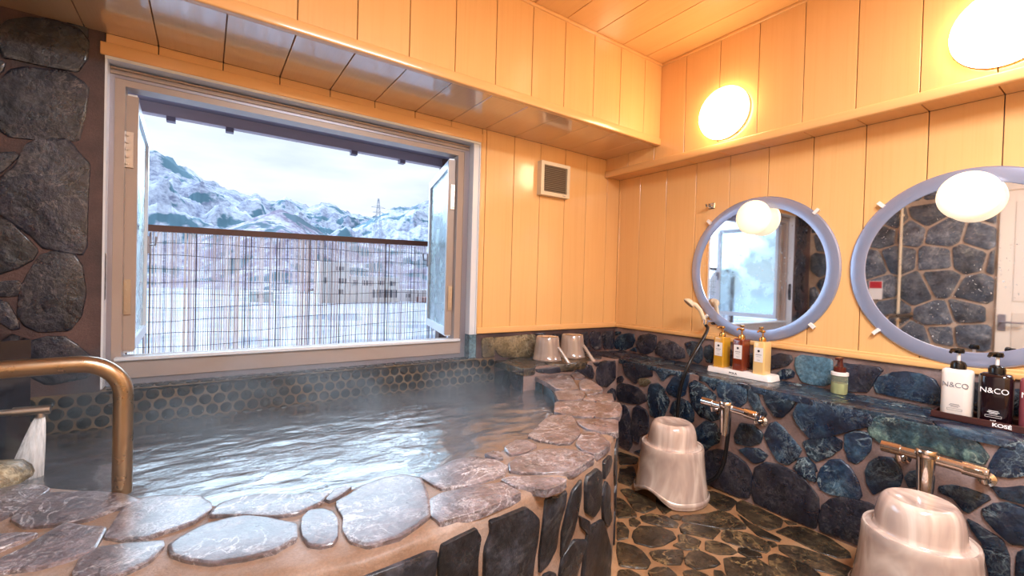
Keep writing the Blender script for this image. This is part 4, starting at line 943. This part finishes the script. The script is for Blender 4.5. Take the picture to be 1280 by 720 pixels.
mountain('hill', NEAR_SKYLINE[0], -9, 300, MT2, 14, 2.2)
SNOW = snow_mat('snow_field', srgb(166, 172, 194), srgb(150, 160, 184), srgb(204, 210, 226), .3, .46)
m = MB(); nu = 40; vs = []
for j in range(nu+1):
    for i in range(nu+1):
        x = -500+1400*i/nu; y = 8+900*(j/nu)**1.8
        vs.append((x, y, -8.2+.5*noise.noise(Vector((x*.03, y*.03, 1)))))
m.add(vs, [(j*(nu+1)+i, j*(nu+1)+i+1, (j+1)*(nu+1)+i+1, (j+1)*(nu+1)+i) for j in range(nu) for i in range(nu)])
m.build('snow_field', SNOW, None, 60, kind='structure')

def building(name, x0, x1, y, z1, depth, col, label, wins, roofcol=None, z0=-8.3):
    o = empty(name, ((x0+x1)/2, y, z0), label, 'building')
    MB().box((x0, y, z0), (x1, y+depth, z1)).build('wall', simple(name+'_wall', col, .8), o)
    MB().box((x0-.3, y-.3, z1), (x1+.3, y+depth+.3, z1+.35)).build('roof', simple(name+'_roof', roofcol or srgb(232, 236, 244), .8), o)
    dk = bpy.data.materials.get('far_window') or simple('far_window', srgb(84, 88, 98), .4)
    for a, b, c, d in wins:
        MB().box((a, y-.12, c), (b, y+.02, d)).build('window', dk, o)
building('apartment_tower', 30.5, 40.5, 165, 6.2, 10, srgb(214, 212, 210), 'tall cream town building block beyond the reed fence', [(36, 39, 3.4, 4.8), (36.5, 39.5, -1.2, .6), (32, 33, -1.2, .8), (36.5, 38.6, -5, -3.4)])
building('town_hall', 42, 60.5, 168, 1.4, 10, srgb(222, 218, 214), 'long low cream building right of the tall block beyond the fence', [(42.8, 44.2, -1.8, .1), (46.2, 50.4, -1.8, .1), (52.2, 54.6, -1.6, .1), (56.6, 59, -1.8, 0), (50, 60, -6.4, -3.4)])
building('shed', 63, 76, 172, -3.6, 7, srgb(206, 202, 204), 'small white shed beside the long building beyond the fence', [(65, 67, -6.5, -5), (70, 72, -6.5, -5)])
building('greenhouse', 10, 17, 172, -4.8, 6, srgb(190, 206, 206), 'low pale shed at the left end of the snow field', [(12, 14, -7, -5.8)])
building('barn', 68, 92, 160, -6.4, 8, srgb(150, 104, 96), 'low red brown roofed shed at the right end of the snow field', [], srgb(140, 92, 84))
# pylon
PY = bpy.data.materials.get('pylon_steel') or simple('pylon_steel', srgb(150, 158, 176), .5)
pb = Vector(PYLON[0]); ph = PYLON[1]
py = empty('power_pylon', (pb.x, pb.y, pb.z), 'tall lattice power pylon on the saddle between the mountains', 'pylon')
m = MB(); w0, w1 = ph*.09, ph*.012
for k in range(7):
    z0_, z1_ = ph*k/7, ph*(k+1)/7; a = w0+(w1-w0)*k/7; b = w0+(w1-w0)*(k+1)/7
    cr = lambda w, z: [pb+Vector((sx*w, sy*w, z)) for sx, sy in ((-1,-1),(1,-1),(1,1),(-1,1))]
    A_, B_ = cr(a, z0_), cr(b, z1_)
    for i in range(4):
        m.tube([A_[i], B_[i]], .22, 4); m.tube([A_[i], B_[(i+1)%4]], .14, 4); m.tube([A_[(i+1)%4], B_[i]], .14, 4)
m.build('lattice_tower', PY, py)
for zf, wf in ((.78, .17), (.66, .13)):
    m = MB(); z = ph*zf
    m.tube([pb+Vector((-ph*wf, 0, z)), pb+Vector((ph*wf, 0, z))], .3, 4); m.tube([pb+Vector((-ph*wf, 0, z)), pb+Vector((0, 0, z+ph*.05))], .18, 4); m.tube([pb+Vector((ph*wf, 0, z)), pb+Vector((0, 0, z+ph*.05))], .18, 4)
    m.build('cross_arm', PY, py)

# ------------------------------------------------------------------ mirrors
def round_mirror(yc, zc, label):
    o = empty('round_mirror', (0, yc, zc), label, 'mirror')
    ro, ri = .418, .352
    def circ(r, x, n=72): return [(x, yc+r*math.cos(2*math.pi*i/n), zc+r*math.sin(2*math.pi*i/n)) for i in range(n)]
    n = 72; m = MB(); rs = [circ(ro, -.001), circ(ro, -.010), circ(ro-.006, -.016), circ((ro+ri)/2, -.020), circ(ri+.004, -.016), circ(ri, -.012)]
    m.add([v for r_ in rs for v in r_], [(k*n+i, k*n+(i+1)%n, (k+1)*n+(i+1)%n, (k+1)*n+i) for k in range(5) for i in range(n)])
    m.build('mirror_border', BAND, o, 30)
    m = MB(); a = circ(ri+.002, -.0135)+[(-.0135, yc, zc)]
    m.add(a, [(i, (i+1)%n, n) for i in range(n)]); m.build('mirror_glass', MIRROR, o)
    for sy, sz in ((1, 1), (-1, 1), (-1, -1), (1, -1)):
        c = Vector((-.016, yc+sy*.300, zc+sz*.300)); d = Vector((0, sy, sz)).normalized()
        m = MB(); m.obox(c, d, (1, 0, 0), d.cross(Vector((1, 0, 0))), .016, .009, .008); m.build('clip', WHITE, o)
round_mirror(-1.072, 1.212, 'left round mirror with frosted blue-grey border, reflecting the window')
round_mirror(-1.944, 1.212, 'right round mirror with frosted border cut by the frame edge, reflecting the stone wall')

def wall_lamp(x, y, z, r, depth, mat, label, group, small=False):
    o = empty('wall_lamp', (x, y, z), label, 'lamp', group)
    m = MB(); m.lathe([(r*.0, .0), (r*.98, 0), (r*1.0, .012), (r*.97, .020), (r*.9, .022)] if not small else [(0, 0), (r*.62, 0), (r*.62, .018), (r*.4, .02)], (x, y, z), (-1, 0, 0), 40)
    m.build('lamp_base', LAMP_BASE, o, 40)
    m = MB(); k0 = .018 if not small else .012; pr = []
    for i in range(13):
        th = (math.pi*.5*i/12) if not small else math.pi*(.12+.88*i/12)
        if not small: pr.append((r*1.0*math.cos(th)*1.0, k0+(depth-k0)*math.sin(th)))
        else: pr.append((r*math.sin(th), k0+(depth-k0)*(.5-.5*math.cos(th))))
    m.lathe(pr, (x, y, z), (-1, 0, 0), 40); m.build('lamp_dome', mat, o, 60)
wall_lamp(XR, -.935, 2.115, .150, .085, OPAL, 'large round opal wall lamp above the left round mirror', 'upper wall lamps')
wall_lamp(XR, -2.04, 2.12, .152, .085, OPAL, 'large round opal wall lamp at the top right corner', 'upper wall lamps')
wall_lamp(-.0135, -1.072, 1.506, .098, .098, OPAL2, 'small opal globe lamp fixed on top of the left round mirror', 'mirror lamps', True)
wall_lamp(-.0135, -1.944, 1.506, .100, .098, OPAL2, 'small opal globe lamp fixed on top of the right round mirror', 'mirror lamps', True)

# vent
o = empty('wall_vent', (-.683, 0, 1.803), 'square cream ventilation grille high on the wooden wall near the corner', 'vent')
m = MB(); ring(m, -.785, -.581, 1.715, 1.893, -.81, -.556, 1.69, 1.917, -.045, 0); m.build('vent_frame', CREAM, o)
MB().box((-.785, -.028, 1.715), (-.581, -.006, 1.893)).build('backing', simple('vent_dark', srgb(120, 102, 84), .6), o)
for k in range(14):
    z = 1.720+k*.0127; MB().obox((-.683, -.034, z+.004), (1, 0, 0), (0, 1, .6), (0, -.6, 1), .102, .006, .0016).build('slat', VENTGREY, o)
MB().box((-.62, -.0465, 1.700), (-.595, -.045, 1.704)).build('badge', ALU_GREY, o)

# coat hook on right wall
o = empty('wall_hook', (0, -.77, 1.616), 'small chrome double hook on the wood panel left of the round mirror', 'hook')
MB().box((-.012, -.80, 1.598), (0, -.752, 1.634), .003).build('hook_plate', CHROME, o)
m = MB()
for dy_ in (-.012, .012): m.tube([(-.012, -.776+dy_, 1.616), (-.042, -.776+dy_, 1.612), (-.05, -.776+dy_, 1.624)], .006, 10)
m.build('hook_prongs', CHROME, o, 40)

# ------------------------------------------------------------------ handrail
path = [(-3.395, -.955, .868)]
P0, P1 = Vector((-3.395, -.955, .868)), Vector((-2.811, -.905, .868))
d = (P1-P0).normalized(); rb = .085
c = P1-d*rb-Vector((0, 0, rb))
path = [P0, P0.lerp(P1, .5), P1-d*rb]
for k in range(1, 9):
    th = R(90*k/9); path.append(c+d*rb*math.sin(th)+Vector((0, 0, rb*math.cos(th))))
path += [c+d*rb, Vector((P1.x, P1.y, .70)), Vector((P1.x, P1.y, .53))]
o = empty('handrail', (-2.811, -.905, .53), 'bent bronze-coloured metal handrail standing on the bath rim at the left', 'handrail')
MB().tube(path, .0205, 24).build('rail_tube', RAIL, o, 60)
MB().lathe([(0, 0), (.036, 0), (.036, .01), (0, .01)], (-3.398, -.955, .868), (1, 0, 0), 24).build('wall_flange', RAIL, o, 40)

# spout and its falling water
o = empty('water_spout', (-3.03, -.47, .668), 'thin steel pipe spout pouring hot water at the left edge', 'spout')
MB().tube([(-3.395, -.475, .672), (-3.10, -.472, .668)], .0095, 16).build('supply_pipe', STEEL, o, 60)
m = MB(); m.tube([(-3.11, -.472, .668), (-3.03, -.470, .666)], .0135, 16); m.tube([(-3.052, -.470, .664), (-3.052, -.470, .645)], [.010, .012], 12); m.build('nozzle', STEEL, o, 60)
m = MB(); rws = []
for k in range(11):
    t = k/10; z = .648-.182*t; w = .010+.030*t**.8; off = -.016*t
    rws.append([(-3.052+off-.012*t+w*math.cos(2*math.pi*i/18)*(1+.08*math.sin(i*5)), -.470-.012*t+w*.45*math.sin(2*math.pi*i/18), z) for i in range(18)])
m.add([v for r_ in rws for v in r_], [(k*18+i, k*18+(i+1)%18, (k+1)*18+(i+1)%18, (k+1)*18+i) for k in range(10) for i in range(18)])
def stream_mat():
    m, nt, b = new_mat('falling_water'); v, _ = coords(nt, (110, 110, 3)); f = nz(nt, v, 1, 4, .6)
    b.inputs['Base Color'].default_value = (.93, .96, 1, 1); b.inputs['Roughness'].default_value = .25
    L(nt, ramp(nt, f, [(.3, (.35, .35, .35, 1)), (.6, (.95, .95, .95, 1))]), b.inputs['Alpha'])
    return m
tag(m.build('water_stream', stream_mat(), None, 60), 'white stream of water falling from the pipe spout into the bath', 'water')

# polished granite block in left corner
bl = MB(); c = Vector((-3.315, -.20, .0))
bl.obox((-3.305, -.22, .655), (1, .45, 0), (-.45, 1, 0), (0, 0, 1), .15, .12, .205)
GRAN = simple('polished_black_granite', srgb(30, 28, 38), .12, coat=.5)
o = bl.build('granite_block', GRAN, None); tag(o, 'polished black granite block in the corner at the left edge above the water', 'stone block')
lump = MB(); pts = []
for k, (r, z) in enumerate(((.105, .53), (.10, .55), (.085, .570), (.05, .580), (0, .583))):
    for i in range(12): pts.append((-3.14+r*math.cos(i*math.pi/6)*(1.1+.15*math.sin(i*2.3)), -.66+r*.8*math.sin(i*math.pi/6)*(1+.15*math.cos(i*1.7)), z))
lump.add(pts, [(k*12+i, k*12+(i+1)%12, (k+1)*12+(i+1)%12, (k+1)*12+i) for k in range(4) for i in range(12)])
tag(lump.build('rock', STONE_PALE, None, 50), 'rounded ochre rock sitting on the bath rim at the left edge', 'rock')

# ------------------------------------------------------------------ stools and bowls
def stool(x, y, rot, label):
    o = empty('bath_stool', (x, y, 0), label, 'stool', 'bath stools')
    def fn(r, h, th):
        if h > .12: return h
        a = max(0, math.cos(2*(th-rot)))**2*.062
        return h+a*(1-h/.12)
    prof = [(.183, .0), (.187, .006), (.183, .03), (.176, .07), (.169, .12), (.163, .18), (.158, .235), (.157, .262), (.153, .270), (.146, .268), (.143, .258), (.10, .252), (0, .252)]
    m = MB(); m.lathe(prof, (x, y, .004), n=64, fn=fn); m.build('stool_body', PEARL, o, 50)
    m = MB(); m.lathe([(.186, .012), (.190, .018), (.189, .032), (.184, .036)], (x, y, .004), n=64, fn=fn); m.build('foot_band', PEARL, o, 50)
def bowl(x, y, label, sc=1.0):
    o = empty('wash_bowl', (x, y, .262), label, 'bowl', 'wash bowls upside down on the stools')
    z = .258
    prof = [(.140*sc, .004), (.141*sc, .012), (.128*sc, .014), (.124*sc, .018), (.122*sc, .032), (.119*sc, .064), (.113*sc, .094), (.104*sc, .116), (.094*sc, .127), (.086*sc, .130), (.080*sc, .128), (0, .126)]
    m = MB(); m.lathe(prof, (x, y, z), n=64); m.build('bowl_body', PEARL_BOWL, o, 50)
    m = MB(); m.lathe([(.136*sc, .004), (.145*sc, .006), (.146*sc, .012), (.141*sc, .0155), (.126*sc, .0145)], (x, y, z), n=64); m.build('bowl_rim', PEARL_BOWL, o, 50)
stool(-.605, -.967, R(180), 'pearly beige bath stool on the stone floor near the bath, by the left mirror')
bowl(-.605, -.967, 'pearly beige bowl upside down on the stool nearer the bath')
stool(-.60, -1.95, R(215), 'pearly bath stool cut by the bottom edge of the frame, by the right mirror')
bowl(-.60, -1.95, 'pearly bowl upside down on the stool at the lower right')

# pails on the corner ledge
def pail(x, y, label, hx, hy):
    o = empty('hand_pail', (x, y, ZL), label, 'pail', 'hand pails on the corner ledge')
    prof = [(.086, .003), (.093, .003), (.094, .012), (.090, .016), (.086, .05), (.078, .11), (.073, .148), (.070, .152), (.064, .150), (0, .149)]
    m = MB(); m.lathe(prof, (x, y, ZL), n=40); m.build('pail_body', PAILM, o, 50)
    a = Vector((x+.03, y-.075, ZL+.085)); b = Vector((hx, hy, ZL-.028))
    m = MB(); m.tube([a, a.lerp(b, .25)+Vector((0, 0, .004)), a.lerp(b, .6), b], [.012, .011, .012, .014], 12); m.build('handle', PAILM, o, 50)
pail(-.815, -.165, 'marbled beige hand pail upside down on the ledge, left of two', -.745, -.325)
pail(-.585, -.150, 'marbled beige hand pail upside down on the ledge, right of two', -.525, -.315)

# ------------------------------------------------------------------ bottles
def pump(x, y, z, mat, parent, sc=1.0, stem=None):
    m = MB(); m.lathe([(0, 0), (.019*sc, 0), (.019*sc, .014*sc), (.016*sc, .022*sc), (.008*sc, .026*sc), (0, .026*sc)], (x, y, z), n=20); m.build('pump_collar', mat, parent, 40)
    m = MB(); m.tube([(x, y, z+.024*sc), (x, y, z+.052*sc)], .0045*sc, 10); m.build('pump_stem', stem or mat, parent, 40)
    m = MB(); m.lathe([(0, 0), (.012*sc, 0), (.014*sc, .006*sc), (.012*sc, .014*sc), (0, .015*sc)], (x, y, z+.05*sc), n=16)
    m.tube([(x, y, z+.060*sc), (x-.028*sc, y+.010*sc, z+.060*sc), (x-.036*sc, y+.013*sc, z+.052*sc)], [.006*sc, .0055*sc, .004*sc], 8); m.build('pump_head', mat, parent, 40)
def rbox_prof(hx, hy, r, n=5):
    out = []
    for cx, cy, a0 in ((hx-r, hy-r, 0), (-hx+r, hy-r, 90), (-hx+r, -hy+r, 180), (hx-r, -hy+r, 270)):
        for k in range(n+1): th = R(a0+90*k/n); out.append((cx+r*math.cos(th), cy+r*math.sin(th)))
    return out
def rbottle(mb, x, y, zs, hx, hy, r):
    n = None; rows_ = []
    for z, s_ in zs:
        p = rbox_prof(hx*s_, hy*s_, r*s_); n = len(p); rows_ += [(x+a, y+b, z) for a, b in p]
    k = len(zs); mb.add(rows_, [(j*n+i, j*n+(i+1)%n, (j+1)*n+(i+1)%n, (j+1)*n+i) for j in range(k-1) for i in range(n)]+[tuple(range(n))[::-1], tuple(range((k-1)*n, k*n))])
FA = {'amber': liquid('amber_liquid_bottle', srgb(206, 150, 40)), 'brown': liquid('red_brown_bottle', srgb(120, 48, 24)), 'cream': liquid('cream_lotion_bottle', srgb(236, 196, 130))}
tr = MB(); rbottle(tr, -.118, -1.065, [(ZL, .96), (ZL+.003, 1.0), (ZL+.030, .97), (ZL+.033, .95)], .060, .185, .02)
tag(tr.build('bottle_tray', WHITE, None, 40), 'white tray with three square pump bottles on the ledge under the left mirror', 'tray')
text_mesh('tray_lettering', 'POLA', .015, (-.1772, -1.045, ZL+.011), (0, -1, 0), (0, 0, 1), INK_DARK, bpy.data.objects['bottle_tray'], bold=.0004, sx=1.25)
def square_bottle(y, kind, label):
    x = -.122; z = ZL+.028
    o = empty('pump_bottle', (x, y, z), label, 'bottle', 'square pump bottles on the white tray')
    m = MB(); rbottle(m, x, y, [(z, .96), (z+.004, 1), (z+.172, 1), (z+.180, .94), (z+.183, .8)], .040, .031, .008); m.build('bottle_body', FA[kind], o, 40)
    pump(x, y, z+.183, BRASS, o, .95)
    m = MB(); m.box((x-.0412, y-.024, z+.072), (x-.040, y+.022, z+.150)); pl_ = m.build('paper_label', LABELM, o)
    m = MB(); m.lathe([(0, 0), (.0065, 0), (.0065, .0005), (0, .0005)], (x-.0413, y-.001, z+.132), (-1, 0, 0), 12); m.build('emblem', INK_DARK, pl_)
    m = MB(); m.box((x-.0418, y-.016, z+.110), (x-.0412, y+.014, z+.113)); m.box((x-.0418, y-.012, z+.101), (x-.0412, y+.010, z+.1025)); m.box((x-.0418, y-.008, z+.082), (x-.0412, y+.006, z+.0835)); m.build('label_print', INK, pl_)
square_bottle(-.945, 'amber', 'clear amber pump bottle with white label, left of three on the white tray')
square_bottle(-1.060, 'brown', 'red-brown pump bottle with white label, middle of the white tray')
square_bottle(-1.175, 'cream', 'creamy orange pump bottle with white label, right end of the white tray')

o = empty('foam_bottle', (-.095, -1.53, ZL), 'small clear foam soap bottle with brown pump standing alone between the trays', 'bottle')
x, y = -.095, -1.53
CLEAR = simple('clear_green_plastic', (.80, .86, .66, 1), .05, trans=.85, ior=1.2)
m = MB(); m.lathe([(0, 0), (.030, 0), (.034, .005), (.034, .085), (.032, .092), (.029, .093)], (x, y, ZL), n=32); m.build('bottle_body', CLEAR, o, 40)
m = MB(); m.lathe([(0, .001), (.031, .001), (.031, .052), (0, .052)], (x, y, ZL), n=24); m.build('soap', simple('pale_yellow_soap', srgb(196, 192, 140), .2), o, 40)
m = MB(); m.lathe([(.03, .088), (.036, .090), (.036, .104), (.030, .106), (0, .106)], (x, y, ZL), n=32); m.build('collar', WHITE, o, 40)
BR = simple('dark_brown_plastic', srgb(84, 34, 26), .25)
m = MB(); m.lathe([(0, .106), (.026, .106), (.026, .128), (.014, .131), (.011, .15), (.011, .168), (0, .168)], (x, y, ZL), n=24)
m.box((x-.040, y-.010, ZL+.165), (x+.016, y+.010, ZL+.177), .003); m.build('foam_pump', BR, o, 40)

tr = MB(); tr.box((-.205, -2.42, ZL), (-.075, -1.885, ZL+.006), .002); tr.box((-.205, -2.42, ZL+.004), (-.197, -1.885, ZL+.026), .002); tr.box((-.083, -2.42, ZL+.004), (-.075, -1.885, ZL+.026), .002); tr.box((-.197, -1.893, ZL+.004), (-.083, -1.885, ZL+.026), .002); tr.box((-.197, -2.42, ZL+.004), (-.083, -2.412, ZL+.026), .002)
tray2 = tag(tr.build('bottle_tray', simple('dark_brown_tray', srgb(66, 36, 34), .3), None, 40), 'dark brown tray of pump bottles on the ledge under the right mirror', 'tray')
text_mesh('tray_lettering', 'KOSÉ', .018, (-.2052, -2.082, ZL+.008), (0, -1, 0), (0, 0, 1), INK_WHITE, tray2, bold=.0006, sx=1.15)
def round_bottle(y, mat, ink, label):
    x = -.145; z = ZL+.006
    o = empty('pump_bottle', (x, y, z), label, 'bottle', 'tall pump bottles on the brown tray')
    m = MB(); rbottle(m, x, y, [(z, .95), (z+.004, 1), (z+.178, 1), (z+.188, .95), (z+.193, .8), (z+.194, .4)], .037, .046, .026); m.build('bottle_body', mat, o, 50)
    pump(x, y, z+.193, BLACKP, o, 1.28, WHITE)
    fx = x-.0374; rt_, u_ = (0, -1, 0), (0, 0, 1)
    text_mesh('bottle_lettering', 'N&CO', .0285, (fx, y, z+.122), rt_, u_, ink, o, sx=.93)
    m = MB()
    for zz, hw in ((.054, .013), (.049, .016), (.044, .011)): m.box((fx-.0004, y-hw, z+zz), (fx+.0002, y+hw, z+zz+.0018))
    m.build('fine_print', ink, o)
    if ink is INK_WHITE: text_mesh('maker_lettering', 'KOSÉ', .0062, (fx, y, z+.016), rt_, u_, ink, o, bold=.0002)
    m = MB(); zz = z+.030
    for a, b, c_, d_ in ((-.022, .022, 0, .0008), (-.022, .022, .0075, .0083), (-.022, -.0212, 0, .0083), (.0212, .022, 0, .0083)): m.box((fx-.0006, y+a, zz+c_), (fx+.0002, y+b, zz+d_))
    m.build('label_outline', ink, o)
round_bottle(-1.950, simple('white_bottle', srgb(236, 226, 218), .25, coat=.3), INK, 'white pump bottle with grey lettering, left end of the brown tray')
round_bottle(-2.056, simple('black_plum_bottle', srgb(28, 12, 18), .12, coat=.6), INK_WHITE, 'black pump bottle with white lettering on the brown tray')
round_bottle(-2.162, simple('dusky_pink_bottle', srgb(150, 76, 84), .2, coat=.4), INK_WHITE, 'dusky pink pump bottle at the right edge of the frame on the brown tray')

# ------------------------------------------------------------------ taps
def tap(y, z, label, warm):
    o = empty('mixer_tap', (-.34, y, z), label, 'tap', 'wall mixer taps over the stools')
    X = -.415
    m = MB(); m.tube([(X, y+.055, z+.004), (X, y+.05, z+.004), (X, y-.16, z-.002)], .0190, 20); m.build('mixer_bar', warm, o, 60)
    m = MB(); m.tube([(X, y+.135, z+.006), (X, y+.075, z+.005)], .0225, 20); m.tube([(X, y+.075, z+.005), (X, y+.055, z+.004)], .0180, 20); m.build('temperature_handle', warm, o, 40)
    m = MB(); m.tube([(X, y-.095, z), (X, y-.155, z-.002)], .0240, 20); m.box((X-.026, y-.150, z-.004), (X-.012, y-.100, z+.012), .002); m.build('flow_handle', warm, o, 40)
    m = MB(); m.lathe([(0, -.005), (.030, -.005), (.035, .004), (.035, .018), (.031, .024), (0, .022)], (X-.008, y, z+.012), n=28); m.build('top_button', warm, o, 40)
    m = MB(); m.tube([(X-.008, y, z+.012), (X-.010, y, z-.06), (X-.014, y, z-.125)], [.030, .027, .024], 20); m.tube([(X-.014, y, z-.125), (X-.016, y, z-.140)], [.017, .016], 16); m.build('spout', STEEL if warm is STEEL else CHROME, o, 40)
    for dy_ in (.085, -.145):
        m = MB(); m.lathe([(0, 0), (.026, 0), (.026, .006), (.014, .012), (.014, .02)], (-.341, y+dy_, z-.038), (-1, 0, 0), 20); m.tube([(-.355, y+dy_, z-.038), (X+.002, y+dy_-.004, z-.030), (X, y+dy_, z-.004)], .011, 12); m.build('wall_union', CHROME, o, 40)
TAPM = simple('warm_steel', srgb(204, 190, 178), .22, 1)
tap(-1.150, .478, 'chrome wall mixer tap beside the stool nearer the bath', CHROME)
tap(-1.925, .484, 'brushed steel wall mixer tap behind the stool at the lower right', TAPM)

# hand shower with hose
o = empty('hand_shower', (-.03, -.81, .885), 'white hand shower on a wall holder with black hose, left of the left mirror', 'shower')
m = MB(); m.lathe([(0, 0), (.022, 0), (.022, .008), (.012, .012)], (0, -.815, .885), (-1, 0, 0), 20); m.tube([(-.01, -.815, .885), (-.07, -.812, .885)], .009, 12); m.tube([(-.085, -.808, .870), (-.085, -.808, .900)], .0165, 16); m.build('holder', CHROME, o, 40)
m = MB(); m.tube([(-.083, -.812, .862), (-.092, -.800, .91), (-.104, -.785, .955), (-.122, -.765, .985), (-.140, -.745, .995)], [.010, .012, .0125, .014, .016], 16)
nd = Vector((-.55, .42, -.72)).normalized(); hc = Vector((-.150, -.735, .998))
m.lathe([(0, -.020), (.018, -.020), (.034, -.006), (.036, .004), (.033, .008)], hc, nd, 28); sh_ = m.build('shower_head', CREAM, o, 40)
m = MB(); m.lathe([(0, .0085), (.032, .0085), (.033, .004)], hc, nd, 28); m.build('spray_face', simple('grey_spray_face', srgb(150, 140, 134), .4), sh_, 40)
def spline(pts, k=8):
    P = [Vector(p) for p in pts]; P = [P[0]*2-P[1]]+P+[P[-1]*2-P[-2]]; out = []
    for i in range(1, len(P)-2):
        for j in range(k):
            t = j/k; a, b, c, d_ = P[i-1], P[i], P[i+1], P[i+2]
            out.append(.5*((2*b)+(-a+c)*t+(2*a-5*b+4*c-d_)*t*t+(-a+3*b-3*c+d_)*t**3))
    return out+[P[-2]]
hp = spline([(-.083, -.812, .865), (-.10, -.835, .84), (-.20, -.86, .775), (-.31, -.880, .70), (-.365, -.872, .61), (-.372, -.845, .50), (-.374, -.835, .36), (-.385, -.85, .20), (-.40, -.93, .07), (-.41, -1.06, .06), (-.405, -1.13, .16), (-.400, -1.150, .30), (-.400, -1.158, .45)])
MB().tube(hp, .0100, 12).build('hose', RUBBER, o, 60)

# small red and white notice on the left stone wall
o = empty('wall_notice', (XL+.02, -.66, 1.15), 'small red and white notice on the left stone wall', 'sign')
MB().box((XL+.018, -.72, 1.02), (XL+.022, -.60, 1.22)).build('notice_board', WHITE, o)
MB().box((XL+.022, -.715, 1.14), (XL+.023, -.605, 1.215)).build('red_band', simple('notice_red', srgb(190, 40, 50), .5), o)
